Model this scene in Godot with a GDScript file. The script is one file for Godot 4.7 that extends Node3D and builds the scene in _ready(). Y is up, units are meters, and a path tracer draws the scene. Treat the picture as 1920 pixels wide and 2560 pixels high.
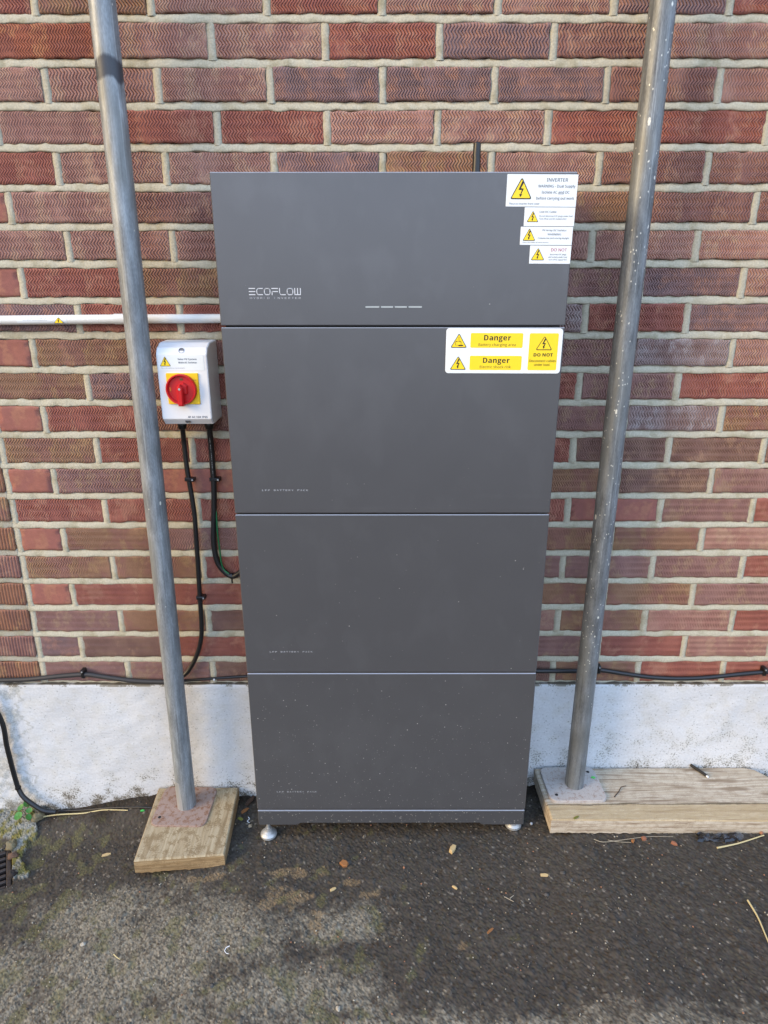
extends Node3D

const XL := -0.3215          # cabinet left and right sides, front plane
const XR := 0.3585
const ZF := 0.175
const CORNER := -0.907       # where the house wall meets the ribbed pier
const PITCH := 0.2262        # brick length plus joint
const COURSE := 0.075

var rng := RandomNumberGenerator.new()
var used := {}
var M := {}

# ------------------------------------------------------------------ helpers
func numbered(called: String) -> String:
	if not used.has(called):
		used[called] = 0
		return called
	used[called] += 1
	return "%s_%03d" % [called, used[called]]

func thing(called: String, label: String, category: String, at := Vector3.ZERO, group := "") -> Node3D:
	var o := Node3D.new()
	o.name = numbered(called)
	add_child(o)
	o.position = at
	tag(o, label, category, group)
	return o

func tag(o: Node, label: String, category: String, group := "") -> void:
	o.set_meta("label", label)
	o.set_meta("category", category)
	if group != "":
		o.set_meta("group", group)

func part(called: String, mesh: Mesh, m: Material, parent: Node, at := Vector3.ZERO) -> MeshInstance3D:
	var o := MeshInstance3D.new()
	o.name = numbered(called) if parent == self else called
	o.mesh = mesh
	o.material_override = m
	parent.add_child(o, true)
	o.position = at
	return o

func mat(c: Color, rough := 0.8, metal := 0.0) -> StandardMaterial3D:
	var m := StandardMaterial3D.new()
	m.albedo_color = c
	m.roughness = rough
	m.metallic = metal
	return m

func tmat(t: Texture2D, rough := 0.8, metal := 0.0) -> StandardMaterial3D:
	var m := mat(Color.WHITE, rough, metal)
	m.albedo_texture = t
	return m

func noise(freq: float, seed_: int, octaves := 3, kind := FastNoiseLite.TYPE_SIMPLEX_SMOOTH) -> FastNoiseLite:
	var n := FastNoiseLite.new()
	n.noise_type = kind
	n.frequency = freq
	n.seed = seed_
	n.fractal_type = FastNoiseLite.FRACTAL_FBM if octaves > 1 else FastNoiseLite.FRACTAL_NONE
	n.fractal_octaves = octaves
	return n

func cells(freq: float, seed_: int, ret: int) -> FastNoiseLite:
	var n := noise(freq, seed_, 1, FastNoiseLite.TYPE_CELLULAR)
	n.cellular_return_type = ret
	n.cellular_jitter = 1.0
	return n

func tex(w: int, h: int, data: PackedByteArray) -> ImageTexture:
	return ImageTexture.create_from_image(Image.create_from_data(w, h, false, Image.FORMAT_RGB8, data))

func put(d: PackedByteArray, i: int, c: Color) -> void:
	d[i] = clampi(int(c.r * 255.0), 0, 255)
	d[i + 1] = clampi(int(c.g * 255.0), 0, 255)
	d[i + 2] = clampi(int(c.b * 255.0), 0, 255)

func bump_tex(freq: float, seed_: int, octaves: int, size := 256) -> Texture2D:
	var im := noise(freq, seed_, octaves).get_seamless_image(size, size)
	return ImageTexture.create_from_image(im)

func start() -> SurfaceTool:
	var st := SurfaceTool.new()
	st.begin(Mesh.PRIMITIVE_TRIANGLES)
	return st

func quad(st: SurfaceTool, a: Vector3, b: Vector3, c: Vector3, d: Vector3) -> void:   # counter-clockwise seen from outside
	for v in [a, c, b, a, d, c]:
		st.add_vertex(v)

func quad_uv(st: SurfaceTool, p: Array, uv: Array) -> void:
	for i in [0, 2, 1, 0, 3, 2]:
		st.set_uv(uv[i])
		st.add_vertex(p[i])

func tri(st: SurfaceTool, a: Vector3, b: Vector3, c: Vector3) -> void:
	for v in [a, c, b]:
		st.add_vertex(v)

func done(st: SurfaceTool) -> ArrayMesh:
	st.generate_normals()
	return st.commit()

func grid(pos: PackedVector3Array, uv: PackedVector2Array, nx: int, ny: int) -> ArrayMesh:   # rows run upwards seen from the front
	var idx := PackedInt32Array()
	for j in ny - 1:
		for i in nx - 1:
			var a := j * nx + i
			idx.append_array(PackedInt32Array([a, a + nx + 1, a + 1, a, a + nx, a + nx + 1]))
	var arr := []
	arr.resize(Mesh.ARRAY_MAX)
	arr[Mesh.ARRAY_VERTEX] = pos
	arr[Mesh.ARRAY_TEX_UV] = uv
	arr[Mesh.ARRAY_INDEX] = idx
	var st := SurfaceTool.new()
	st.create_from_arrays(arr)
	st.generate_normals()
	return st.commit()

# a box with chamfered edges; UVs run over the front from the top left corner
func chamfer_box(size: Vector3, c: float) -> ArrayMesh:
	var st := start()
	st.set_smooth_group(-1)
	var h := size / 2.0
	var V := func(x: float, y: float, z: float) -> void:
		st.set_uv(Vector2(x / size.x + 0.5, 0.5 - y / size.y))
		st.add_vertex(Vector3(x, y, z))
	var Q := func(p: Array) -> void:
		var n: Vector3 = (p[1] - p[0]).cross(p[2] - p[0])
		var mid: Vector3 = (p[0] + p[1] + p[2] + p[3]) / 4.0
		var q: Array = p if n.dot(mid) > 0.0 else [p[0], p[3], p[2], p[1]]
		for i in [0, 2, 1, 0, 3, 2]:
			V.call(q[i].x, q[i].y, q[i].z)
	for s in [-1.0, 1.0]:
		Q.call([Vector3(s * h.x, -h.y + c, -h.z + c), Vector3(s * h.x, h.y - c, -h.z + c), Vector3(s * h.x, h.y - c, h.z - c), Vector3(s * h.x, -h.y + c, h.z - c)])
		Q.call([Vector3(-h.x + c, s * h.y, -h.z + c), Vector3(h.x - c, s * h.y, -h.z + c), Vector3(h.x - c, s * h.y, h.z - c), Vector3(-h.x + c, s * h.y, h.z - c)])
		Q.call([Vector3(-h.x + c, -h.y + c, s * h.z), Vector3(h.x - c, -h.y + c, s * h.z), Vector3(h.x - c, h.y - c, s * h.z), Vector3(-h.x + c, h.y - c, s * h.z)])
		for t in [-1.0, 1.0]:
			Q.call([Vector3(s * h.x, t * (h.y - c), -h.z + c), Vector3(s * (h.x - c), t * h.y, -h.z + c), Vector3(s * (h.x - c), t * h.y, h.z - c), Vector3(s * h.x, t * (h.y - c), h.z - c)])
			Q.call([Vector3(s * h.x, -h.y + c, t * (h.z - c)), Vector3(s * (h.x - c), -h.y + c, t * h.z), Vector3(s * (h.x - c), h.y - c, t * h.z), Vector3(s * h.x, h.y - c, t * (h.z - c))])
			Q.call([Vector3(-h.x + c, s * h.y, t * (h.z - c)), Vector3(-h.x + c, s * (h.y - c), t * h.z), Vector3(h.x - c, s * (h.y - c), t * h.z), Vector3(h.x - c, s * h.y, t * (h.z - c))])
			for u in [-1.0, 1.0]:
				var a := Vector3(s * h.x, t * (h.y - c), u * (h.z - c))
				var b := Vector3(s * (h.x - c), t * h.y, u * (h.z - c))
				var d := Vector3(s * (h.x - c), t * (h.y - c), u * h.z)
				var n := (b - a).cross(d - a)
				var q := [a, b, d] if n.dot(a) > 0.0 else [a, d, b]
				for i in [0, 2, 1]:
					V.call(q[i].x, q[i].y, q[i].z)
	return done(st)

# an outline in x, y drawn out along z, with its front edge chamfered
func slab(poly: PackedVector2Array, z0: float, z1: float, c := 0.0) -> ArrayMesh:
	var st := start()
	st.set_smooth_group(-1)
	var p := poly
	if Geometry2D.is_polygon_clockwise(p):
		p.reverse()
	var top := p
	if c > 0.0:
		var inner := Geometry2D.offset_polygon(p, -c, Geometry2D.JOIN_MITER)
		if inner.size() == 1 and inner[0].size() == p.size():
			top = inner[0]
			if Geometry2D.is_polygon_clockwise(top):
				top.reverse()
			var best := 0
			for i in top.size():
				if top[i].distance_to(p[0]) < top[best].distance_to(p[0]):
					best = i
			var r := PackedVector2Array()
			for i in top.size():
				r.append(top[(best + i) % top.size()])
			top = r
		else:
			c = 0.0
	var t := Geometry2D.triangulate_polygon(top)
	for i in range(0, t.size(), 3):
		var a := top[t[i]]
		var b := top[t[i + 1]]
		var d := top[t[i + 2]]
		if (b - a).cross(d - a) < 0.0:
			var sw := b
			b = d
			d = sw
		tri(st, Vector3(a.x, a.y, z1), Vector3(b.x, b.y, z1), Vector3(d.x, d.y, z1))
		tri(st, Vector3(a.x, a.y, z0), Vector3(d.x, d.y, z0), Vector3(b.x, b.y, z0))
	var n := p.size()
	for i in n:
		var k := (i + 1) % n
		if z1 - c > z0:
			quad(st, Vector3(p[i].x, p[i].y, z0), Vector3(p[k].x, p[k].y, z0), Vector3(p[k].x, p[k].y, z1 - c), Vector3(p[i].x, p[i].y, z1 - c))
		if c > 0.0:
			quad(st, Vector3(p[i].x, p[i].y, z1 - c), Vector3(p[k].x, p[k].y, z1 - c), Vector3(top[k].x, top[k].y, z1), Vector3(top[i].x, top[i].y, z1))
	return done(st)

func rounded(w: float, h: float, r: float, steps := 5) -> PackedVector2Array:
	var p := PackedVector2Array()
	for q in 4:
		var cx := (w / 2.0 - r) * (1.0 if q == 0 or q == 3 else -1.0)
		var cy := (h / 2.0 - r) * (1.0 if q < 2 else -1.0)
		for i in steps + 1:
			var a := PI / 2.0 * (q + float(i) / steps)
			p.append(Vector2(cx + r * cos(a), cy + r * sin(a)))
	return p

func smooth_path(pts: Array, step := 0.008) -> PackedVector3Array:
	var c := Curve3D.new()
	c.bake_interval = step
	for i in pts.size():
		var a: Vector3 = pts[maxi(i - 1, 0)]
		var b: Vector3 = pts[mini(i + 1, pts.size() - 1)]
		var t := (b - a) / 6.0
		c.add_point(pts[i], -t, t)
	return c.get_baked_points()

func tube(path: PackedVector3Array, r: float, segs := 12, taper := 1.0) -> ArrayMesh:
	var pos := PackedVector3Array()
	var uv := PackedVector2Array()
	var n := path.size()
	var side := Vector3.ZERO
	var run := 0.0
	for i in n:
		var t := (path[mini(i + 1, n - 1)] - path[maxi(i - 1, 0)]).normalized()
		if side == Vector3.ZERO:
			side = t.cross(Vector3.FORWARD if absf(t.z) < 0.8 else Vector3.RIGHT).normalized()
		side = (side - t * side.dot(t)).normalized()
		var up := t.cross(side)
		if i > 0:
			run += path[i].distance_to(path[i - 1])
		var rr := r * lerpf(1.0, taper, float(i) / maxf(1.0, n - 1))
		for s in segs + 1:
			var a := TAU * s / segs
			pos.append(path[i] + (side * cos(a) + up * sin(a)) * rr)
			uv.append(Vector2(float(s) / segs, run))
	var st := start()
	var e := segs + 1
	for i in n - 1:
		for s in segs:
			var q := [i * e + s, i * e + s + 1, (i + 1) * e + s + 1, (i + 1) * e + s]
			for k in [0, 2, 1, 0, 3, 2]:
				st.set_uv(uv[q[k]])
				st.add_vertex(pos[q[k]])
	st.set_smooth_group(-1)
	for s in segs:
		for v in [path[0], pos[s], pos[s + 1]]:
			st.set_uv(Vector2(0.5, 0))
			st.add_vertex(v)
		for v in [path[n - 1], pos[(n - 1) * e + s + 1], pos[(n - 1) * e + s]]:
			st.set_uv(Vector2(0.5, run))
			st.add_vertex(v)
	return done(st)

func lathe(prof: Array, segs := 32) -> ArrayMesh:      # prof: (radius, height) from the bottom up
	var st := start()
	for i in prof.size() - 1:
		st.set_smooth_group(i)
		for s in segs:
			var a := TAU * s / segs
			var b := TAU * (s + 1) / segs
			var p: Vector2 = prof[i]
			var q: Vector2 = prof[i + 1]
			quad(st, Vector3(p.x * sin(a), p.y, p.x * cos(a)), Vector3(p.x * sin(b), p.y, p.x * cos(b)), Vector3(q.x * sin(b), q.y, q.x * cos(b)), Vector3(q.x * sin(a), q.y, q.x * cos(a)))
	return done(st)

# lettering fitted into a width and a cap height, its left end at (x, y middle)
func lettering(parent: Node, words: String, x0: float, x1: float, y: float, z: float, h: float, m: Material, bold := false, face := "Droid Sans") -> void:
	var f := SystemFont.new()
	f.font_names = PackedStringArray([face])
	f.font_weight = 700 if bold else 400
	var t := TextMesh.new()
	t.font = f
	t.text = words
	t.font_size = 48
	t.pixel_size = 0.001
	t.depth = 0.0
	t.horizontal_alignment = HORIZONTAL_ALIGNMENT_LEFT
	var bb := t.get_aabb()
	if bb.size.x <= 0.0:
		return
	var cap := 0.0343          # height of a capital at this size
	var o := part("lettering", t, m, parent)
	var sx := (x1 - x0) / bb.size.x
	var sy := h / cap if h > 0.0 else sx
	o.scale = Vector3(sx, sy, 1)
	var mid := bb.position.y + bb.size.y * 0.5
	if words.to_upper() != words or words.contains("y") or words.contains("p"):
		var down := 0.0
		for ch in ["g", "j", "p", "q", "y", "(", ")"]:
			if words.contains(ch):
				down = 0.0113
		mid = bb.position.y + down + cap * 0.5
	o.position = Vector3(x0 - bb.position.x * sx, y - mid * sy, z)

func triangle_points(cx: float, y0: float, y1: float, w: float, r: float) -> PackedVector2Array:
	var raw := PackedVector2Array([Vector2(cx - w / 2 + r * 1.7, y0 + r), Vector2(cx + w / 2 - r * 1.7, y0 + r), Vector2(cx, y1 - r * 2.0)])
	var out := PackedVector2Array()
	var ang := [[PI * 5 / 6, PI * 1.5], [PI * 1.5, PI * 2 + PI / 6], [PI / 6, PI * 5 / 6]]
	for i in 3:
		for s in 4:
			var a := lerpf(ang[i][0], ang[i][1], s / 3.0)
			out.append(raw[i] + Vector2(cos(a), sin(a)) * r)
	return out

func warning_triangle(parent: Node, cx: float, y0: float, y1: float, w: float, z: float, symbol := "bolt") -> void:
	var h := y1 - y0
	var e := part("triangle_border", slab(triangle_points(cx, y0, y1, w, w * 0.05), z, z + 0.0002), M.ink, parent)
	e.set_meta("label", "black border of yellow warning triangle")
	part("triangle_face", slab(triangle_points(cx, y0 + h * 0.05, y1 - h * 0.085, w * 0.86, w * 0.03), z + 0.0001, z + 0.0004), M.sign_yellow, parent)
	if symbol == "bolt":
		var k := h
		var b := PackedVector2Array()
		for q in [Vector2(0.03, 0.84), Vector2(0.10, 0.74), Vector2(-0.03, 0.50), Vector2(0.11, 0.48), Vector2(0.0, 0.22), Vector2(0.06, 0.22), Vector2(-0.05, 0.09), Vector2(-0.10, 0.24), Vector2(-0.045, 0.225), Vector2(0.02, 0.42), Vector2(-0.15, 0.42)]:
			b.append(Vector2(cx + q.x * k, y0 + q.y * k))
		part("lightning_bolt", slab(b, z + 0.0003, z + 0.0006), M.ink, parent)
	else:
		var st := start()
		st.set_smooth_group(-1)
		var bw := w * 0.36
		var bh := h * 0.26
		var yb := y0 + h * 0.17
		for r in [[-0.5, 0.0, 0.5, 0.08], [-0.5, 0.92, 0.5, 1.0], [-0.5, 0.0, -0.44, 1.0], [0.44, 0.0, 0.5, 1.0], [-0.35, 1.0, -0.2, 1.15], [0.2, 1.0, 0.35, 1.15], [0.05, -0.2, 0.85, 0.12], [-0.05, 1.35, 0.25, 1.45], [0.05, 1.75, 0.14, 2.15]]:
			var x0: float = cx - w * 0.04 + r[0] * bw
			var x1: float = cx - w * 0.04 + r[2] * bw
			quad(st, Vector3(x0, yb + r[1] * bh, z + 0.0006), Vector3(x1, yb + r[1] * bh, z + 0.0006), Vector3(x1, yb + r[3] * bh, z + 0.0006), Vector3(x0, yb + r[3] * bh, z + 0.0006))
		part("battery_symbol", done(st), M.ink, parent)

# ------------------------------------------------------------------ ground
func interp(x: float, xs: Array, ys: Array) -> float:
	if x <= xs[0]:
		return ys[0]
	for i in xs.size() - 1:
		if x <= xs[i + 1]:
			var t: float = (x - xs[i]) / (xs[i + 1] - xs[i])
			return lerpf(ys[i], ys[i + 1], t)
	return ys[-1]

func grate_local(x: float, z: float) -> Vector2:       # metres along and across the drain grate
	var d := Vector2(x + 1.05, z - 0.202)
	return Vector2(d.dot(Vector2(0.872, -0.49)), d.dot(Vector2(0.49, 0.872)))

func ground_y(x: float, z: float) -> float:            # the lie of the yard without its grain
	var g := interp(x, [-1.3, -0.9, -0.55, -0.31, 0.34, 0.5, 1.2], [-0.165, -0.14, -0.098, -0.066, -0.034, -0.012, 0.004])
	var w := interp(x, [-1.3, -1.0, -0.874, -0.695, -0.64, -0.56, -0.4, -0.3, 0.34, 0.5, 1.2], [-0.12, -0.11, -0.105, -0.063, -0.055, -0.07, -0.06, -0.06, -0.036, -0.018, 0.0])
	return lerpf(w, g, smoothstep(0.0, 0.13, z)) - maxf(0.0, z - 0.25) * 0.012

func make_ground() -> void:
	var xs := PackedFloat32Array()
	var zs := PackedFloat32Array()
	for v in [-60.0, -20.0, -8.0, -4.0, -2.4, -1.8, -1.5, -1.312]:
		xs.append(v)
	var n := 960
	for i in n + 1:
		xs.append(-1.3 + 2.55 * i / n)
	for v in [1.262, 1.5, 1.8, 2.4, 4.0, 8.0, 20.0, 60.0]:
		xs.append(v)
	for v in [-60.0, -8.0, -0.4]:
		zs.append(v)
	var m := 300
	for i in m + 1:
		zs.append(-0.02 + 0.80 * i / m)
	for v in [0.792, 0.9, 1.1, 1.5, 2.2, 4.0, 8.0, 20.0, 60.0]:
		zs.append(v)
	var stone_d := cells(210.0, 5, FastNoiseLite.RETURN_DISTANCE)
	var stone_v := cells(210.0, 5, FastNoiseLite.RETURN_CELL_VALUE)
	var chip_d := cells(62.0, 11, FastNoiseLite.RETURN_DISTANCE)
	var chip_v := cells(62.0, 11, FastNoiseLite.RETURN_CELL_VALUE)
	var fine := noise(260.0, 8, 2)
	var mid := noise(28.0, 3, 3)
	var big := noise(5.0, 4, 3)
	var patch := noise(9.0, 21, 4)
	var sand := noise(22.0, 31, 3)
	var green := noise(13.0, 41, 3)
	var nx := xs.size()
	var nz := zs.size()
	var pos := PackedVector3Array()
	var col := PackedColorArray()
	pos.resize(nx * nz)
	col.resize(nx * nz)
	var dry_spots := [[-0.56, 0.46, 0.32, 0.19], [-0.68, 0.34, 0.16, 0.08], [-0.85, 0.55, 0.25, 0.16], [-0.38, 0.42, 0.16, 0.09], [-0.10, 0.41, 0.13, 0.055], [-0.20, 0.56, 0.24, 0.07], [-0.02, 0.64, 0.3, 0.05], [0.55, 0.70, 0.6, 0.075], [0.3, 0.66, 0.5, 0.06], [-0.6, 0.62, 0.5, 0.12]]
	var sand_spots := [[-0.22, 0.266, 0.10, 0.016], [-0.24, 0.335, 0.07, 0.03], [-0.44, 0.262, 0.05, 0.012], [-0.15, 0.395, 0.02, 0.03], [-0.037, 0.337, 0.022, 0.014], [-0.09, 0.30, 0.03, 0.01], [0.17, 0.47, 0.03, 0.01]]
	for j in nz:
		var z := zs[j]
		for i in nx:
			var x := xs[i]
			var k := j * nx + i
			var near := x > -1.31 and x < 1.26 and z > -0.03 and z < 0.79
			var y := ground_y(clampf(x, -1.3, 1.25), clampf(z, 0.0, 0.8))
			var c := Color(0.055, 0.047, 0.038)
			if near:
				var sd := stone_d.get_noise_2d(x, z)          # -1 at a stone's middle
				var sv := stone_v.get_noise_2d(x, z)
				var cd := chip_d.get_noise_2d(x, z)
				var cv := chip_v.get_noise_2d(x, z)
				var f := fine.get_noise_2d(x, z)
				var p := patch.get_noise_2d(x, z)
				var b := big.get_noise_2d(x, z)
				var up := clampf(-sd, 0.0, 1.0)
				y += mid.get_noise_2d(x, z) * 0.0016 + b * 0.003 + up * 0.0034 * (0.4 + 0.6 * absf(sv)) + f * 0.0007
				var chip := cv > 0.86 and cd < -0.45
				if chip:
					y += 0.0022 * minf(1.0, (-0.45 - cd) * 4.0)
				# dark bitumen with grey, brown and pale aggregate showing
				var v := 0.050 + 0.015 * sv + 0.008 * f + 0.006 * b
				c = Color(v * 1.14, v * 0.98, v * 0.80)
				if sv > 0.95:
					c = Color(0.20, 0.175, 0.14) * (0.7 + 0.6 * f)
				elif sv > 0.78:
					c = Color(0.066, 0.055, 0.042)
				elif sv < -0.86:
					c = Color(0.05, 0.036, 0.026)
				if chip:
					c = c.lerp(Color(0.060, 0.053, 0.045), 0.7)
				# dry, dusty film of silt between damp patches
				var dry := 0.0
				for s in dry_spots:
					var dx: float = (x - s[0]) / s[2]
					var dz: float = (z - s[1]) / s[3]
					dry = maxf(dry, 1.15 - sqrt(dx * dx + dz * dz) + p * 0.55 + mid.get_noise_2d(x * 1.7, z * 1.7) * 0.35)
				dry = clampf(dry * 1.35, 0.0, 1.0)
				if dry > 0.0:
					var dust := Color(0.245, 0.217, 0.162) * (0.85 + 0.35 * f + 0.2 * sv)
					c = c.lerp(dust, dry * clampf(0.62 + 0.5 * f + 0.3 * sv, 0.15, 0.9))
				var sn := 0.0
				for s in sand_spots:
					var dx: float = (x - s[0]) / s[2]
					var dz: float = (z - s[1]) / s[3]
					sn = maxf(sn, 0.9 - sqrt(dx * dx + dz * dz) + sand.get_noise_2d(x, z) * 1.1)
				if sn > 0.0:
					c = c.lerp(Color(0.22, 0.155, 0.085) * (0.9 + 0.5 * f), clampf(sn * 2.2, 0.0, 0.75) * clampf(0.7 + f, 0.2, 1.0))
				var gr := green.get_noise_2d(x, z) - 0.34 - maxf(0.0, x + 0.1) * 0.9 + 0.25 * clampf((z - 0.2) * 2.0, -1.0, 1.0)
				if x < -0.75:
					gr += 0.25
				if gr > 0.0:
					c = c.lerp(Color(0.125, 0.118, 0.050) * (0.8 + 0.7 * f), clampf(gr * 3.0, 0.0, 0.6) * clampf(0.5 + 0.9 * f - 0.5 * sd, 0.0, 1.0))
				# soil and crumbs along the foot of the wall
				var soil := 1.0 - z / 0.06 + p * 0.8
				if soil > 0.0:
					c = c.lerp(Color(0.030, 0.024, 0.018) * (0.9 + 0.8 * f), clampf(soil * 1.5, 0.0, 0.85))
				# concrete round the drain, grown over with moss
				var g := grate_local(x, z)
				var kerb := g.x > 0.076 + p * 0.006 and g.x < 0.108 + p * 0.02 and g.y > -0.13 and g.y < 0.06 + p * 0.04
				var slab_ := x < -0.975 + p * 0.03 and z < 0.085 + p * 0.02
				if kerb or slab_:
					var moss := clampf(green.get_noise_2d(x * 2.3, z * 2.3) * 2.0 + (0.55 if kerb else 0.15), 0.0, 1.0)
					c = Color(0.24, 0.235, 0.205) * (0.75 + 0.8 * f + 0.3 * p)
					c = c.lerp(Color(0.17, 0.15, 0.05) * (0.8 + 0.8 * f), moss)
					y += 0.008 + f * 0.002
				if absf(g.x) < 0.076 and absf(g.y) < 0.071:
					y -= 0.09
					c = Color(0.02, 0.018, 0.016)
			pos[k] = Vector3(x, y, z)
			col[k] = Color(maxf(c.r, 0.008), maxf(c.g, 0.008), maxf(c.b, 0.007))
	var nor := PackedVector3Array()
	nor.resize(nx * nz)
	for j in nz:
		for i in nx:
			var a := pos[j * nx + maxi(i - 1, 0)]
			var b := pos[j * nx + mini(i + 1, nx - 1)]
			var c := pos[maxi(j - 1, 0) * nx + i]
			var d := pos[mini(j + 1, nz - 1) * nx + i]
			nor[j * nx + i] = (d - c).cross(b - a).normalized()
	var idx := PackedInt32Array()
	idx.resize((nx - 1) * (nz - 1) * 6)
	var w := 0
	for j in nz - 1:
		for i in nx - 1:
			var a := j * nx + i
			idx[w] = a
			idx[w + 1] = a + 1
			idx[w + 2] = a + nx + 1
			idx[w + 3] = a
			idx[w + 4] = a + nx + 1
			idx[w + 5] = a + nx
			w += 6
	var arr := []
	arr.resize(Mesh.ARRAY_MAX)
	arr[Mesh.ARRAY_VERTEX] = pos
	arr[Mesh.ARRAY_NORMAL] = nor
	arr[Mesh.ARRAY_COLOR] = col
	arr[Mesh.ARRAY_INDEX] = idx
	var mesh := ArrayMesh.new()
	mesh.add_surface_from_arrays(Mesh.PRIMITIVE_TRIANGLES, arr)
	var mt := mat(Color.WHITE, 0.97)
	mt.metallic_specular = 0.25
	mt.vertex_color_use_as_albedo = true
	var o := part("ground", mesh, mt, self)
	o.set_meta("kind", "structure")
	o.set_meta("label", "dark worn tarmac yard with dry dusty patches")

# ------------------------------------------------------------------ bricks
func brick_texture(a: Color, b: Color, c: Color, seed_: int) -> ImageTexture:
	var w := 272
	var h := 80
	var d := PackedByteArray()
	d.resize(w * h * 3)
	var lo := noise(0.011, seed_, 3)
	var md := noise(0.05, seed_ + 7, 3)
	var hi := noise(0.33, seed_ + 13, 2)
	for y in h:
		for x in w:
			var l := lo.get_noise_2d(x, y * 0.7)
			var m := md.get_noise_2d(x, y)
			var f := hi.get_noise_2d(x, y)
			var t := smoothstep(-0.30, 0.30, l + 0.25 * m)
			var col := a.lerp(b, t)
			col = col.lerp(c, smoothstep(0.05, 0.55, lo.get_noise_2d(x * 1.4 + 700.0, y * 0.8) + 0.35 * m + 0.12 * f) * 0.85)
			var g := 1.0 + 0.10 * f + 0.06 * m
			put(d, (y * w + x) * 3, Color(col.r * g, col.g * g, col.b * g))
	return tex(w, h, d)

# a wire-cut brick face: zigzag or straight combed grooves, or plain
func brick_mesh(w: float, h: float, seed_: int, mode: String) -> ArrayMesh:
	var r := RandomNumberGenerator.new()
	r.seed = seed_
	var wob := noise(18.0, seed_, 2)
	var wear := noise(11.0, seed_ + 3, 2)
	var s := r.randf_range(0.0057, 0.0068)
	var amp := r.randf_range(0.0028, 0.0037)
	var per := r.randf_range(0.0160, 0.0190)
	var worn := r.randf_range(0.80, 1.10)
	var ts := [0.0, 0.13, 0.30, 0.58, 0.85]
	var zsv := [-1.0, -0.92, -0.06, 0.03, -0.10]
	if mode == "plain":
		s = 0.012
		ts = [0.0]
		zsv = [0.0]
		amp = 0.0
	elif mode == "ribbed":
		s = 0.0078
		amp = 0.0
	var rows := int(round(h / (per / 4.0)))
	var ph := r.randi_range(0, 3)
	var cols := PackedFloat32Array()
	var depth := PackedFloat32Array()
	var x := -w / 2.0 - amp - s
	while x < w / 2.0 + amp + s:
		for q in ts.size():
			cols.append(x + ts[q] * s)
			depth.append(zsv[q])
		x += s
	var nx := cols.size() + 2
	var ny := rows + 3
	var pos := PackedVector3Array()
	var uv := PackedVector2Array()
	for j in ny:
		var jj := clampi(j - 1, 0, rows)
		var yy := -h / 2.0 + h * jj / rows
		var zz: float = [-1.0, 0.0, 1.0, 0.0][(jj + ph) % 4]
		for i in nx:
			var ii := clampi(i - 1, 0, cols.size() - 1)
			var bump := wob.get_noise_2d(cols[ii], yy)
			var px := cols[ii] + amp * zz * (1.0 + 0.5 * bump) + bump * 0.0009
			var lim := w / 2.0 + wob.get_noise_2d(yy * 2.0, signf(px) * 3.0) * 0.0028
			var cl := clampf(px, -lim, lim)
			var py := yy
			if jj == 0 or jj == rows:
				py += wob.get_noise_2d(cl * 1.5, 9.0 + jj) * 0.0030
			var e := clampf(minf(lim - absf(cl), h / 2.0 - absf(yy)) / 0.003, 0.0, 1.0)
			var wr := clampf(worn + wear.get_noise_2d(cl, yy) * 1.0, 0.15, 1.0)
			var pz := depth[ii] * 0.0046 * wr * e + wob.get_noise_2d(cl * 0.6 + 5.0, yy) * 0.0008 - 0.0012 * (1.0 - e)
			if j == 0 or j == ny - 1 or i == 0 or i == nx - 1:
				pz = -0.014
			pos.append(Vector3(cl, py, pz))
			uv.append(Vector2(cl / 0.212 + 0.5, 0.5 - py / 0.062))
	return grid(pos, uv, nx, ny)

var palette := {
	"R": [Color(0.564, 0.346, 0.291), Color(0.532, 0.318, 0.275), Color(0.605, 0.417, 0.344)],
	"O": [Color(0.579, 0.338, 0.253), Color(0.532, 0.314, 0.251), Color(0.644, 0.433, 0.303)],
	"P": [Color(0.599, 0.452, 0.401), Color(0.559, 0.405, 0.364), Color(0.632, 0.503, 0.426)],
	"K": [Color(0.639, 0.488, 0.429), Color(0.599, 0.441, 0.394), Color(0.664, 0.543, 0.459)],
	"T": [Color(0.549, 0.411, 0.317), Color(0.524, 0.370, 0.315), Color(0.589, 0.461, 0.334)],
	"V": [Color(0.512, 0.392, 0.371), Color(0.465, 0.368, 0.358), Color(0.575, 0.424, 0.369)],
	"W": [Color(0.554, 0.479, 0.461), Color(0.505, 0.408, 0.383), Color(0.595, 0.542, 0.527)],
	"M": [Color(0.544, 0.408, 0.372), Color(0.512, 0.376, 0.348), Color(0.568, 0.456, 0.375)],
	"B": [Color(0.501, 0.384, 0.327), Color(0.461, 0.342, 0.302), Color(0.558, 0.438, 0.356)],
	"D": [Color(0.527, 0.376, 0.329), Color(0.487, 0.341, 0.309), Color(0.583, 0.440, 0.370)],
	"S": [Color(0.556, 0.350, 0.298), Color(0.525, 0.329, 0.294), Color(0.581, 0.393, 0.315)],
	"Y": [Color(0.534, 0.365, 0.276), Color(0.479, 0.328, 0.266), Color(0.582, 0.432, 0.302)],
}

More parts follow.
